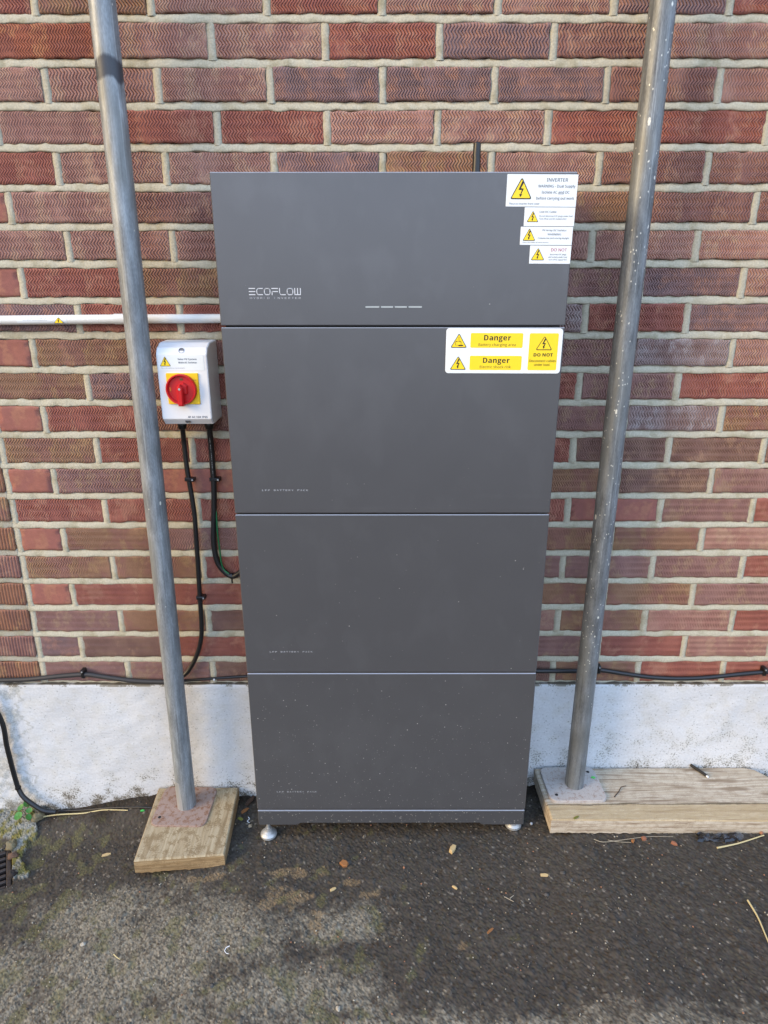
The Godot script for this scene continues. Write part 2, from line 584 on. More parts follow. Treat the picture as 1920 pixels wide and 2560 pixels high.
# one letter a brick, course by course from the top of the frame down
var courses := {
	-4: "PPRPVPPTRPP", -3: "xPRPPVPPRPPP", -2: "PVPRPPPVPPR",
	-1: "RTPRPPVRPPM", 0: "xOPPRVDPPRPM", 1: "PPPVVVDPPMR", 2: "xPRRKPRRRPMP", 3: "RPPVTPDDPRM", 4: "xPDPRPTDDPRM",
	5: "PPPPRPKKPMR", 6: "xRTPRPMVPRMP", 7: "VRRPRWRVMPR", 8: "STDPRPMWPRMP", 9: "TVRPRRMRRMP", 10: "SRDMRTMWTRPM",
	11: "TRRPMRBBBMR", 12: "SMSPRPTBMRPM", 13: "RRRPMRSMRPM", 14: "STMPRPTTKRMP", 15: "TTRPMMMMRPM", 16: "SRRMPRTTMRMP",
	17: "MTBPRPTPRMP", 18: "VBRMPPMRPKRM", 19: "MMBPRBTRRMP",
}

func y_joint(k: int) -> float:
	return 0.375 + COURSE * (19 - k)

func make_wall() -> void:
	var wall := thing("brick_wall", "house wall of combed red and brown bricks with pale wide mortar joints above a white plinth", "wall", Vector3(0, -0.2, 0))
	var up := Vector3(0, 0.2, 0)
	var pier := thing("brick_pier", "narrow pier of vertically ribbed orange bricks beside the combed brick wall", "pier", Vector3(-1.1, -0.2, 0))
	var pup := Vector3(1.1, 0.2, 0)
	var mats := {}
	for key in palette:
		mats[key] = []
		for v in 3:
			mats[key].append(tmat(brick_texture(palette[key][0], palette[key][1], palette[key][2], hash(key) % 1000 + v * 31), 0.9))
	var zig := []
	for v in 11:
		zig.append(brick_mesh(0.2085, 0.0588, 100 + v, "zigzag"))
	var plain := [brick_mesh(0.2085, 0.0588, 201, "plain"), brick_mesh(0.2085, 0.0588, 202, "plain")]
	var head := [brick_mesh(0.0965, 0.0588, 211, "plain"), brick_mesh(0.0965, 0.0588, 212, "plain"), brick_mesh(0.0965, 0.0588, 213, "zigzag")]
	var rib := [brick_mesh(0.2085, 0.0588, 221, "ribbed"), brick_mesh(0.2085, 0.0588, 222, "ribbed"), brick_mesh(0.2085, 0.0588, 223, "ribbed")]
	rng.seed = 77
	for k in range(-4, 20):
		var yc := y_joint(k) - COURSE / 2.0
		var row: String = courses[k]
		var even := absi(k) % 2 == 0
		var x0 := CORNER
		for i in row.length():
			var half := even and i == 0
			var w := PITCH / 2.0 if half else PITCH
			var ch := row[i] if row[i] != "x" else "S"
			var mesh: Mesh
			if half:
				mesh = head[rng.randi_range(0, 1)] if k < 18 else head[2]
			elif ch == "S" or (ch == "O" and k == 0):
				mesh = plain[rng.randi_range(0, 1)] if ch == "S" else zig[5]
			else:
				mesh = zig[rng.randi_range(0, 10)]
			var o := part("brick", mesh, mats[ch][rng.randi_range(0, 2)], wall, Vector3(x0 + w / 2.0, yc + rng.randf_range(-0.0010, 0.0010), rng.randf_range(-0.0016, 0.0012)) + up)
			o.rotation.z = (PI if rng.randf() < 0.5 else 0.0) + rng.randf_range(-0.006, 0.006)
			x0 += w
		# the ribbed pier, its courses a little out of step
		for i in 2:
			var o := part("brick", rib[rng.randi_range(0, 2)], mats["YYTD"[rng.randi_range(0, 3)]][rng.randi_range(0, 2)], pier, Vector3(CORNER - PITCH * (i + 0.5) - 0.002, yc + 0.002 + rng.randf_range(-0.002, 0.002), 0.003 + rng.randf_range(-0.001, 0.001)) + pup)
			o.rotation.z = rng.randf_range(-0.012, 0.012)
	# mortar: struck bed joints, proud at their lower lip, and upright joints
	var n1 := noise(14.0, 61, 3)
	var n2 := noise(90.0, 62, 2)
	for which in 2:
		var xa: float = CORNER - 0.008 if which == 0 else CORNER - PITCH * 2 - 0.01
		var xb: float = 1.5 if which == 0 else CORNER - 0.008
		var st := start()
		for k in range(-4, 21):
			var y := y_joint(k) + (0.0 if which == 0 else 0.002)
			var prof := [[0.0090, -0.013], [0.0084, -0.0046], [0.0020, -0.0014], [-0.0060, 0.0006], [-0.0086, -0.0002], [-0.0094, -0.013]]
			var nseg := int((xb - xa) / 0.009)
			for i in nseg:
				var xs := [lerpf(xa, xb, float(i) / nseg), lerpf(xa, xb, float(i + 1) / nseg)]
				for q in prof.size() - 1:
					var v := []
					for e in [[0, q + 1], [1, q + 1], [1, q], [0, q]]:
						var xx: float = xs[e[0]]
						var pp: Array = prof[e[1]]
						var a := n1.get_noise_2d(xx, k * 3.7 + (0.0 if pp[0] > 0 else 50.0)) * 0.0032 + n2.get_noise_2d(xx, k * 5.1 + pp[0] * 900.0) * 0.0008
						v.append(Vector3(xx, y + pp[0] + a, pp[1] + n1.get_noise_2d(xx * 2.0, k * 9.1 + 7.0) * 0.0022 + n2.get_noise_2d(xx * 1.3, k + 90.0 + pp[0] * 500.0) * 0.0006))
					quad(st, v[0], v[1], v[2], v[3])
			if k == 20:
				continue
			var joints := []
			if which == 1:
				joints = [CORNER - PITCH - 0.002]
			else:
				var even := absi(k) % 2 == 0
				var x := CORNER + (PITCH / 2.0 if even else PITCH)
				joints = [CORNER + 0.0005]
				while x < 1.5:
					joints.append(x)
					x += PITCH
			for x in joints:
				var ya := y_joint(k + 1) + 0.004
				var yb := y_joint(k) - 0.004
				var lean := n2.get_noise_2d(x * 3.0, k * 2.0) * 0.0025
				var hw := 0.0088 + n1.get_noise_2d(x * 5.0, k * 8.0) * 0.0012
				var pf := [[-hw - 0.0006, -0.013], [-hw, -0.0030], [-hw * 0.4, -0.0008], [hw * 0.4, -0.0004], [hw, -0.0026], [hw + 0.0006, -0.013]]
				for s in 8:
					for q in pf.size() - 1:
						var v := []
						for e in [[s, q], [s, q + 1], [s + 1, q + 1], [s + 1, q]]:
							var f: float = e[0] / 8.0
							var yy := lerpf(ya, yb, f)
							var pp: Array = pf[e[1]]
							v.append(Vector3(x + pp[0] + lean * (f - 0.5) + n2.get_noise_2d(yy, x * 11.0 + signf(pp[0])) * 0.0012, yy, pp[1] + n2.get_noise_2d(yy * 1.5, x * 7.0 + pp[0] * 300.0) * 0.0009))
						quad(st, v[0], v[1], v[2], v[3])
		# the bed the bricks lie in
		var yt := y_joint(-4) + 0.01
		var yb2 := y_joint(20) - 0.008
		quad(st, Vector3(xa, yb2, -0.0125), Vector3(xb, yb2, -0.0125), Vector3(xb, yt, -0.0125), Vector3(xa, yt, -0.0125))
		if which == 0:
			part("mortar", done(st), M.mortar, wall, up)
		else:
			part("mortar", done(st), M.mortar_grey, pier, pup)
	# the rest of the house wall, out of the frame
	var far := [[Vector3(0.3, 3.95, -0.16), Vector3(9.0, 3.5, 0.3)], [Vector3(3.2, 1.0, -0.16), Vector3(3.4, 2.41, 0.3)], [Vector3(-3.1, 1.0, -0.16), Vector3(3.46, 2.41, 0.3)], [Vector3(0.07, 1.0, -0.165), Vector3(2.9, 2.41, 0.28)]]
	for f in far:
		part("wall_core", chamfer_box(f[1], 0.002), M.brick_far, wall, f[0] + up)
	make_plinth(wall, up)

func make_plinth(wall: Node, up: Vector3) -> void:
	var x0 := -1.5
	var x1 := 1.5
	var y0 := -0.22
	var y1 := 0.303
	# painted render: brushed, stained, specked with dirt and mould towards the ground
	var w := 1500
	var h := 262
	var d := PackedByteArray()
	d.resize(w * h * 3)
	var lo := noise(0.006, 301, 3)
	var md := noise(0.03, 302, 3)
	var hi := noise(0.30, 303, 2)
	var crumbs := noise(0.11, 304, 3)
	var crack := noise(0.018, 306, 4)
	for py in h:
		var yy := lerpf(y1, y0, (py + 0.5) / h)
		for px in w:
			var xx := lerpf(x0, x1, (px + 0.5) / w)
			var l := lo.get_noise_2d(px, py)
			var m := md.get_noise_2d(px, py)
			var f := hi.get_noise_2d(px, py)
			var c := Color(0.74, 0.745, 0.745)
			c = c.lerp(Color(0.70, 0.69, 0.65), clampf(m * 0.7, 0.0, 0.3))
			c = c * (1.0 + 0.05 * f + 0.04 * l)
			var gy := ground_y(xx, 0.0)
			var over := yy - gy
			var sp := crumbs.get_noise_2d(px * 3.4, py * 3.4)
			var dirt := sp * 1.1 - over * (2.4 if xx > 0.0 else 5.0) - 0.12 + m * 0.5
			if dirt > 0.0:
				c = c.lerp(Color(0.36, 0.36, 0.33), clampf(dirt * 2.6, 0.0, 0.7))
			var splash := 0.22 - over * 11.0 + m * 0.9 + sp * 0.7
			if splash > 0.0:
				c = c.lerp(Color(0.27, 0.24, 0.19), clampf(splash * 1.6, 0.0, 0.85))
			if sp > 0.52 and f > 0.12:
				c = c.lerp(Color(0.40, 0.41, 0.39), 0.7)
			# broken, bare edge of the render at the pier
			var edge := -0.985 + crack.get_noise_2d(py * 1.5, 5.0) * 0.06 - xx
			if edge > 0.0 and (edge < 0.008 or m + 0.6 * sp > 0.02):
				c = c.lerp(Color(0.58, 0.58, 0.55) * (1.0 + 0.3 * f), 0.45)
			var top := y1 - yy
			if top < 0.006 and m + 0.5 * sp > 0.15:
				c = c.lerp(Color(0.36, 0.33, 0.27), 0.7)
			put(d, (py * w + px) * 3, c)
	var m1 := tmat(tex(w, h, d), 0.85)
	# brush marks and roughcast in the paint
	var rough := PackedByteArray()
	rough.resize(w * h)
	for py in h:
		for px in w:
			rough[py * w + px] = clampi(int(128.0 + 95.0 * hi.get_noise_2d(px * 0.35, py * 0.8) + 60.0 * crumbs.get_noise_2d(px * 0.9, py * 2.0)), 0, 255)
	m1.heightmap_enabled = true
	m1.heightmap_texture = ImageTexture.create_from_image(Image.create_from_data(w, h, false, Image.FORMAT_L8, rough))
	m1.heightmap_scale = 0.07
	var n := noise(22.0, 320, 4)
	var br := noise(9.0, 321, 2)
	var pos := PackedVector3Array()
	var uv := PackedVector2Array()
	var nx := 301
	var ny := 54
	for j in ny:
		for i in nx:
			var x := lerpf(x0, x1, i / (nx - 1.0))
			var y := lerpf(y0, y1, clampf((j) / (ny - 3.0), 0.0, 1.0))
			var z := 0.009 + n.get_noise_2d(x * 0.6, y * 1.8) * 0.0014 + br.get_noise_2d(x, y) * 0.002
			if j >= ny - 3:
				y += n.get_noise_2d(x * 1.3, 7.0) * 0.0025
				z -= [0.0, 0.003, 0.020][j - ny + 3]
			if j == ny - 2:
				y += 0.0012
			if x < -0.95:
				z += n.get_noise_2d(x * 2.0, y * 2.0 + 9.0) * 0.006 * clampf((-0.95 - x) * 20.0, 0.0, 1.0)
			pos.append(Vector3(x, y, z))
			uv.append(Vector2((x - x0) / (x1 - x0), (y1 - y) / (y1 - y0)))
	var o := part("plinth", grid(pos, uv, nx, ny), m1, wall, up)
	o.set_meta("label", "white painted render plinth with black mould specks")

# ------------------------------------------------------------------ cabinet
func panel_texture(seed_: int, specks: int, smears: Array, w_mm: float, h_mm: float) -> ImageTexture:
	var w := int(w_mm * 1.0)
	var h := int(h_mm * 1.0)
	var d := PackedByteArray()
	d.resize(w * h * 3)
	var lo := noise(0.009, seed_, 3)
	var hi := noise(0.5, seed_ + 1, 2)
	var dust := noise(0.012, seed_ + 2, 5)
	for y in h:
		for x in w:
			var f := hi.get_noise_2d(x, y)
			var l := lo.get_noise_2d(x, y)
			var u := dust.get_noise_2d(x, y * 0.6)
			var g := 0.355 * (1.0 + 0.012 * f + 0.015 * l)
			var k := clampf(u * 0.12 - 0.02, 0.0, 0.035)
			for s in smears:
				var q := Vector2((float(x) / w - s[0]) / s[2], (float(y) / h - s[1]) / s[3])
				var e := 1.0 - q.length() + u * 1.4
				if e > 0.0:
					k = maxf(k, minf(e, 1.0) * 0.08 * (0.7 + 0.4 * f))
			put(d, (y * w + x) * 3, Color(g, g * 1.0, g * 1.015).lerp(Color(0.60, 0.61, 0.62), k))
	var r := RandomNumberGenerator.new()
	r.seed = seed_
	for i in specks:
		# splashes of grit thrown up from the ground
		var fx := r.randf()
		var x := int(fx * (w - 4)) + 1
		var y := int(pow(r.randf(), 0.6) * (h - 4)) + 1
		var b := lerpf(0.40, 0.85, pow(r.randf(), 2.2))
		var big := r.randf() < 0.16
		for dy in (2 if big else 1):
			for dx in (2 if big else 1):
				put(d, ((y + dy) * w + x + dx) * 3, Color(b, b * 0.98, b * 0.94))
		if not big:
			put(d, (y * w + x + 1) * 3, Color(b, b, b) * 0.6)
	return tex(w, h, d)

func make_cabinet() -> void:
	var cab := thing("battery_cabinet", "tall dark grey inverter and battery cabinet with warning stickers between two scaffold poles", "cabinet", Vector3(0.0185, -0.05, 0.09))
	var off := -Vector3(0.0185, -0.05, 0.09)
	var cw := XR - XL
	var zb := 0.015
	var edges := [1.4978, 1.22385, 0.8346, 0.4419, 0.04455]
	var specks := [8, 14, 110, 1100]
	var smears := [[[0.42, 0.55, 0.2, 0.1], [0.12, 0.1, 0.2, 0.1]], [[0.85, 0.55, 0.10, 0.18], [0.42, 0.975, 0.09, 0.02], [0.35, 0.4, 0.25, 0.3], [0.86, 0.9, 0.12, 0.02]], [[0.37, 0.85, 0.05, 0.3], [0.68, 0.6, 0.1, 0.2]], [[0.4, 0.5, 0.3, 0.3]]]
	var names := ["inverter_unit", "battery_module", "battery_module", "battery_module"]
	var mods := []
	for i in 4:
		var top: float = edges[i] - (0.0 if i == 0 else 0.0016)
		var bot: float = edges[i + 1] + 0.0020
		var hh := top - bot
		var m := tmat(panel_texture(400 + i * 9, specks[i], smears[i], cw * 1000, hh * 1000), 0.36, 0.45)
		mods.append(part(names[i], chamfer_box(Vector3(cw, hh, ZF - zb), 0.0016), m, cab, Vector3((XL + XR) / 2, (top + bot) / 2, (ZF + zb) / 2) + off))
	part("core", chamfer_box(Vector3(cw - 0.016, 1.44, ZF - zb - 0.016), 0.002), M.black, cab, Vector3((XL + XR) / 2, 0.755, (ZF + zb) / 2) + off)
	# the base with its shallow cut-out between the feet
	var yb := -0.0040
	var p := PackedVector2Array()
	for q in [Vector2(XL + 0.003, yb), Vector2(-0.2216, yb), Vector2(-0.2150, yb + 0.006), Vector2(0.2450, yb + 0.006), Vector2(0.2516, yb), Vector2(XR - 0.003, yb), Vector2(XR - 0.0005, yb + 0.003), Vector2(XR - 0.0005, 0.0420), Vector2(XL + 0.0005, 0.0420), Vector2(XL + 0.0005, yb + 0.003)]:
		p.append(q)
	var base := part("base_frame", slab(p, zb, ZF - 0.0005, 0.0016), M.base_paint, cab, off)
	base.set_meta("label", "grey base frame speckled with white grit")
	var grit := start()
	rng.seed = 9
	for i in 130:
		var x := rng.randf_range(XL + 0.005, XR - 0.005)
		var y := rng.randf_range(0.003, 0.039)
		var s := rng.randf_range(0.0004, 0.0010)
		quad(grit, Vector3(x - s, y - s, ZF - 0.0003), Vector3(x + s, y - s * 0.6, ZF - 0.0003), Vector3(x + s * 0.7, y + s, ZF - 0.0003), Vector3(x - s, y + s * 0.7, ZF - 0.0003))
	var gp := part("grit", done(grit), M.grit, cab, off)
	gp.set_meta("kind", "stuff")
	for f in [[-0.303, 0.146], [0.338, 0.146], [-0.303, 0.05], [0.338, 0.05]]:
		var gy := ground_y(f[0], f[1]) + 0.0015
		var prof := [Vector2(0.0, gy), Vector2(0.0195, gy), Vector2(0.0215, gy + 0.003), Vector2(0.0210, gy + 0.008), Vector2(0.0165, gy + 0.013), Vector2(0.0095, gy + 0.018), Vector2(0.0085, gy + 0.024), Vector2(0.0046, gy + 0.0245), Vector2(0.0046, 0.004), Vector2(0.0, 0.004)]
		part("levelling_foot", lathe(prof), M.zinc, cab, Vector3(f[0], 0, f[1]) + off)
	part("antenna", lathe([Vector2(0.0, 0.0), Vector2(0.0085, 0.0), Vector2(0.0080, 0.045), Vector2(0.0074, 0.069), Vector2(0.0062, 0.0705), Vector2(0.0, 0.0705)], 20), M.plastic, cab, Vector3(0.1843, 1.4975, 0.070) + off)
	# added pale strips: sky highlight painted along top edges of modules and base
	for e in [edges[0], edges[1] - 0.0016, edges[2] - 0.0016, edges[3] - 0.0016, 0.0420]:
		part("edge_highlight", chamfer_box(Vector3(cw - 0.0015, 0.0026, 0.0060), 0.0009), M.highlight_pale, cab, Vector3((XL + XR) / 2, e - 0.0012, ZF - 0.0032) + off)
	# status light strip
	var strip := part("status_light_strip", slab(rounded(0.1107, 0.0030, 0.0012), 0.0, 0.0006), M.strip, cab, Vector3(0.0197, 1.2607, ZF) + off)
	for i in 3:
		part("divider", slab(rounded(0.0035, 0.0028, 0.001), 0.0004, 0.0009), M.base_paint, strip, Vector3(-0.0265 + 0.0270 * i, 0, 0))
	maker_lettering(mods[0], off + cab_local(mods[0], off))
	for q in [[-0.2599, -0.1593, 0.8884, 1], [-0.2650, -0.1635, 0.4986, 2], [-0.2692, -0.1669, 0.1012, 3]]:
		var sh := cab_local(mods[q[3]], off)
		spaced(mods[q[3]], "LFP BATTERY PACK", q[0], q[1], q[2], 0.0036, sh)
	make_stickers(cab, off)

func cab_local(m: Node3D, off: Vector3) -> Vector3:        # from the yard's axes to a module's own
	return off - m.position

# single letters set far apart, as on the panels
func spaced(parent: Node3D, words: String, x0: float, x1: float, y: float, h: float, sh: Vector3) -> void:
	var n := words.length()
	for i in n:
		if words[i] == " ":
			continue
		var a := x0 + (x1 - x0) * (i + 0.06) / n
		var w := (x1 - x0) / n * (0.62 if words[i] != "I" else 0.16)
		lettering(parent, words[i], a + sh.x, a + w + sh.x, y + sh.y, ZF + 0.0004 + sh.z, h, M.print_soft, false)

func bar(st: SurfaceTool, a: Vector2, b: Vector2, w: float, z: float) -> void:
	var d := (b - a).normalized() * w / 2.0
	var n := Vector2(-d.y, d.x)
	quad(st, Vector3(a.x - d.x - n.x, a.y - d.y - n.y, z), Vector3(b.x + d.x - n.x, b.y + d.y - n.y, z), Vector3(b.x + d.x + n.x, b.y + d.y + n.y, z), Vector3(a.x - d.x + n.x, a.y - d.y + n.y, z))

func maker_lettering(m: Node3D, _unused: Vector3) -> void:
	var sh := cab_local(m, -Vector3(0.0185, -0.05, 0.09))
	var x0 := -0.2610
	var w := 0.1012
	var yb := 1.2836
	var h := 0.0114
	var lw := 0.0016
	var pitch := w / 6.86
	var strokes := [
		[[[0.0, 0.0], [0.74, 0.0]], [[0.0, 0.5], [0.74, 0.5]], [[0.0, 1.0], [0.74, 1.0]]],
		[[[0.74, 1.0], [0.2, 1.0]], [[0.2, 1.0], [0.0, 0.8]], [[0.0, 0.8], [0.0, 0.2]], [[0.0, 0.2], [0.2, 0.0]], [[0.2, 0.0], [0.74, 0.0]]],
		[[[0.2, 1.0], [0.56, 1.0]], [[0.56, 1.0], [0.74, 0.8]], [[0.74, 0.8], [0.74, 0.2]], [[0.74, 0.2], [0.56, 0.0]], [[0.56, 0.0], [0.2, 0.0]], [[0.2, 0.0], [0.0, 0.2]], [[0.0, 0.2], [0.0, 0.8]], [[0.0, 0.8], [0.2, 1.0]]],
		[[[0.0, 1.0], [0.74, 1.0]], [[0.0, 0.5], [0.74, 0.5]], [[0.0, 0.5], [0.0, 0.0]]],
		[[[0.0, 1.0], [0.0, 0.2]], [[0.0, 0.2], [0.2, 0.0]], [[0.2, 0.0], [0.74, 0.0]]],
		[[[0.2, 1.0], [0.56, 1.0]], [[0.56, 1.0], [0.74, 0.8]], [[0.74, 0.8], [0.74, 0.2]], [[0.74, 0.2], [0.56, 0.0]], [[0.56, 0.0], [0.2, 0.0]], [[0.2, 0.0], [0.0, 0.2]], [[0.0, 0.2], [0.0, 0.8]], [[0.0, 0.8], [0.2, 1.0]]],
		[[[0.0, 1.0], [0.0, 0.0]], [[0.0, 0.0], [0.74, 0.0]], [[0.74, 0.0], [0.74, 1.0]], [[0.37, 1.0], [0.37, 0.0]]],
	]
	for i in strokes.size():
		var st := start()
		st.set_smooth_group(-1)
		for s in strokes[i]:
			var a := Vector2(x0 + (i + s[0][0]) * pitch, yb + s[0][1] * h)
			var b := Vector2(x0 + (i + s[1][0]) * pitch, yb + s[1][1] * h)
			bar(st, a, b, lw, ZF + 0.0004)
		part("lettering", done(st), M.print_logo, m, sh)
	spaced(m, "HYBRID INVERTER", -0.2608, -0.1590, 1.2774, 0.0034, sh)

func sheet(cab: Node, called: String, label: String, x0: float, x1: float, y0: float, y1: float, r: float, thick: float, off: Vector3, tilt := 0.0) -> Array:
	var w := x1 - x0
	var h := y1 - y0
	var o := part(called, slab(rounded(w, h, r), 0.0, thick, minf(thick * 0.3, 0.0004)), M.sticker, cab, Vector3((x0 + x1) / 2, (y0 + y1) / 2, ZF + 0.0001) + off)
	o.rotation.z = tilt
	o.set_meta("label", label)
	return [o, w, h]

func words(s: Array, text: String, u0: float, u1: float, v: float, cap: float, m: Material, bold := false) -> void:
	lettering(s[0], text, (u0 - 0.5) * s[1], (u1 - 0.5) * s[1], (0.5 - v) * s[2], s[3] + 0.0003, cap * s[2], m, bold)

func sign_triangle(s: Array, u: float, v0: float, v1: float, wu: float, symbol := "bolt") -> void:
	warning_triangle(s[0], (u - 0.5) * s[1], (0.5 - v1) * s[2], (0.5 - v0) * s[2], wu * s[1], s[3] + 0.0001, symbol)

func make_stickers(cab: Node, off: Vector3) -> void:
	var t := 0.0004
	var s := sheet(cab, "warning_sticker", "white sticker reading INVERTER WARNING - Dual Supply", 0.2285, 0.3596, 1.4391, 1.4936, 0.0008, t, off, -0.006)
	s.append(t)
	sign_triangle(s, 0.21, 0.09, 0.77, 0.31)
	words(s, "INVERTER", 0.56, 0.86, 0.17, 0.105, M.ink_blue)
	words(s, "WARNING - Dual Supply", 0.445, 0.97, 0.36, 0.085, M.ink_blue)
	words(s, "Isolate AC and DC", 0.50, 0.895, 0.55, 0.085, M.ink_blue)
	words(s, "before carrying out work", 0.43, 0.965, 0.735, 0.085, M.ink_blue)
	words(s, "Place on inverter front cover", 0.05, 0.48, 0.91, 0.06, M.ink_grey)
	var ul := start()
	quad(ul, Vector3(0.235 * s[1], -0.108 * s[2], t + 0.0003), Vector3(0.31 * s[1], -0.108 * s[2], t + 0.0003), Vector3(0.31 * s[1], -0.100 * s[2], t + 0.0003), Vector3(0.235 * s[1], -0.100 * s[2], t + 0.0003))
	part("underline", done(ul), M.ink_blue, s[0])
	s = sheet(cab, "warning_sticker", "white sticker reading Live DC Cable", 0.2643, 0.3591, 1.4056, 1.4380, 0.0006, t, off, -0.005)
	s.append(t)
	sign_triangle(s, 0.17, 0.18, 0.78, 0.23)
	words(s, "Live DC Cable", 0.30, 0.63, 0.24, 0.10, M.ink_blue)
	words(s, "Do not disconnect DC plugs under load", 0.30, 0.955, 0.46, 0.085, M.ink_grey)
	words(s, "Turn off AC and DC isolators first", 0.30, 0.84, 0.61, 0.085, M.ink_grey)
	s = sheet(cab, "warning_sticker", "white sticker reading PV Array DC Isolator WARNING", 0.2591, 0.3578, 1.3728, 1.4046, 0.0006, t, off, -0.005)
	s.append(t)
	sign_triangle(s, 0.17, 0.08, 0.77, 0.245)
	words(s, "PV Array DC Isolator", 0.42, 0.88, 0.19, 0.10, M.ink_blue)
	words(s, "WARNING", 0.52, 0.78, 0.41, 0.11, M.ink_blue)
	words(s, "Contains live parts during daylight", 0.34, 0.94, 0.62, 0.085, M.ink_blue)
	words(s, "Place on DC isolator (at inverter location)", 0.05, 0.55, 0.85, 0.06, M.ink_grey)
	s = sheet(cab, "warning_sticker", "white sticker with DO NOT in red letters", 0.2790, 0.3576, 1.3395, 1.3717, 0.0006, t, off, -0.007)
	s.append(t)
	sign_triangle(s, 0.20, 0.12, 0.81, 0.33)
	words(s, "DO NOT", 0.515, 0.895, 0.23, 0.17, M.ink_red)
	words(s, "disconnect DC plugs", 0.49, 0.89, 0.48, 0.08, M.ink_blue)
	words(s, "and sockets under load", 0.46, 0.91, 0.63, 0.08, M.ink_blue)
	words(s, "- turn off AC supply first", 0.45, 0.91, 0.77, 0.08, M.ink_blue)
	# the large plastic danger sign
	t = 0.0012
	s = sheet(cab, "danger_sign", "white danger sign with yellow panels and rounded corners", 0.1240, 0.3552, 1.1330, 1.2206, 0.0065, t, off, -0.004)
	s.append(t)
	var boxes := [[0.21, 0.66, 0.105, 0.43], [0.21, 0.66, 0.605, 0.925], [0.715, 0.965, 0.105, 0.925]]
	for b in boxes:
		var bw: float = (b[1] - b[0]) * s[1]
		var bh: float = (b[3] - b[2]) * s[2]
		part("yellow_panel", slab(rounded(bw, bh, 0.0028), 0.0, 0.0003), M.sign_yellow, s[0], Vector3(((b[0] + b[1]) / 2 - 0.5) * s[1], (0.5 - (b[2] + b[3]) / 2) * s[2], t - 0.0001))
	sign_triangle(s, 0.11, 0.11, 0.43, 0.142, "battery")
	sign_triangle(s, 0.11, 0.61, 0.92, 0.142)
	words(s, "Danger", 0.325, 0.555, 0.21, 0.115, M.ink, true)
	words(s, "Battery charging area", 0.28, 0.60, 0.36, 0.058, M.ink)
	words(s, "Danger", 0.325, 0.555, 0.71, 0.115, M.ink, true)
	words(s, "Electric shock risk", 0.30, 0.57, 0.855, 0.058, M.ink)
	s[3] = t + 0.0003
	sign_triangle(s, 0.845, 0.16, 0.475, 0.142)
	words(s, "DO NOT", 0.76, 0.925, 0.58, 0.07, M.ink, true)
	words(s, "Disconnect cables", 0.726, 0.955, 0.715, 0.055, M.ink)
	words(s, "under load.", 0.77, 0.91, 0.80, 0.055, M.ink)

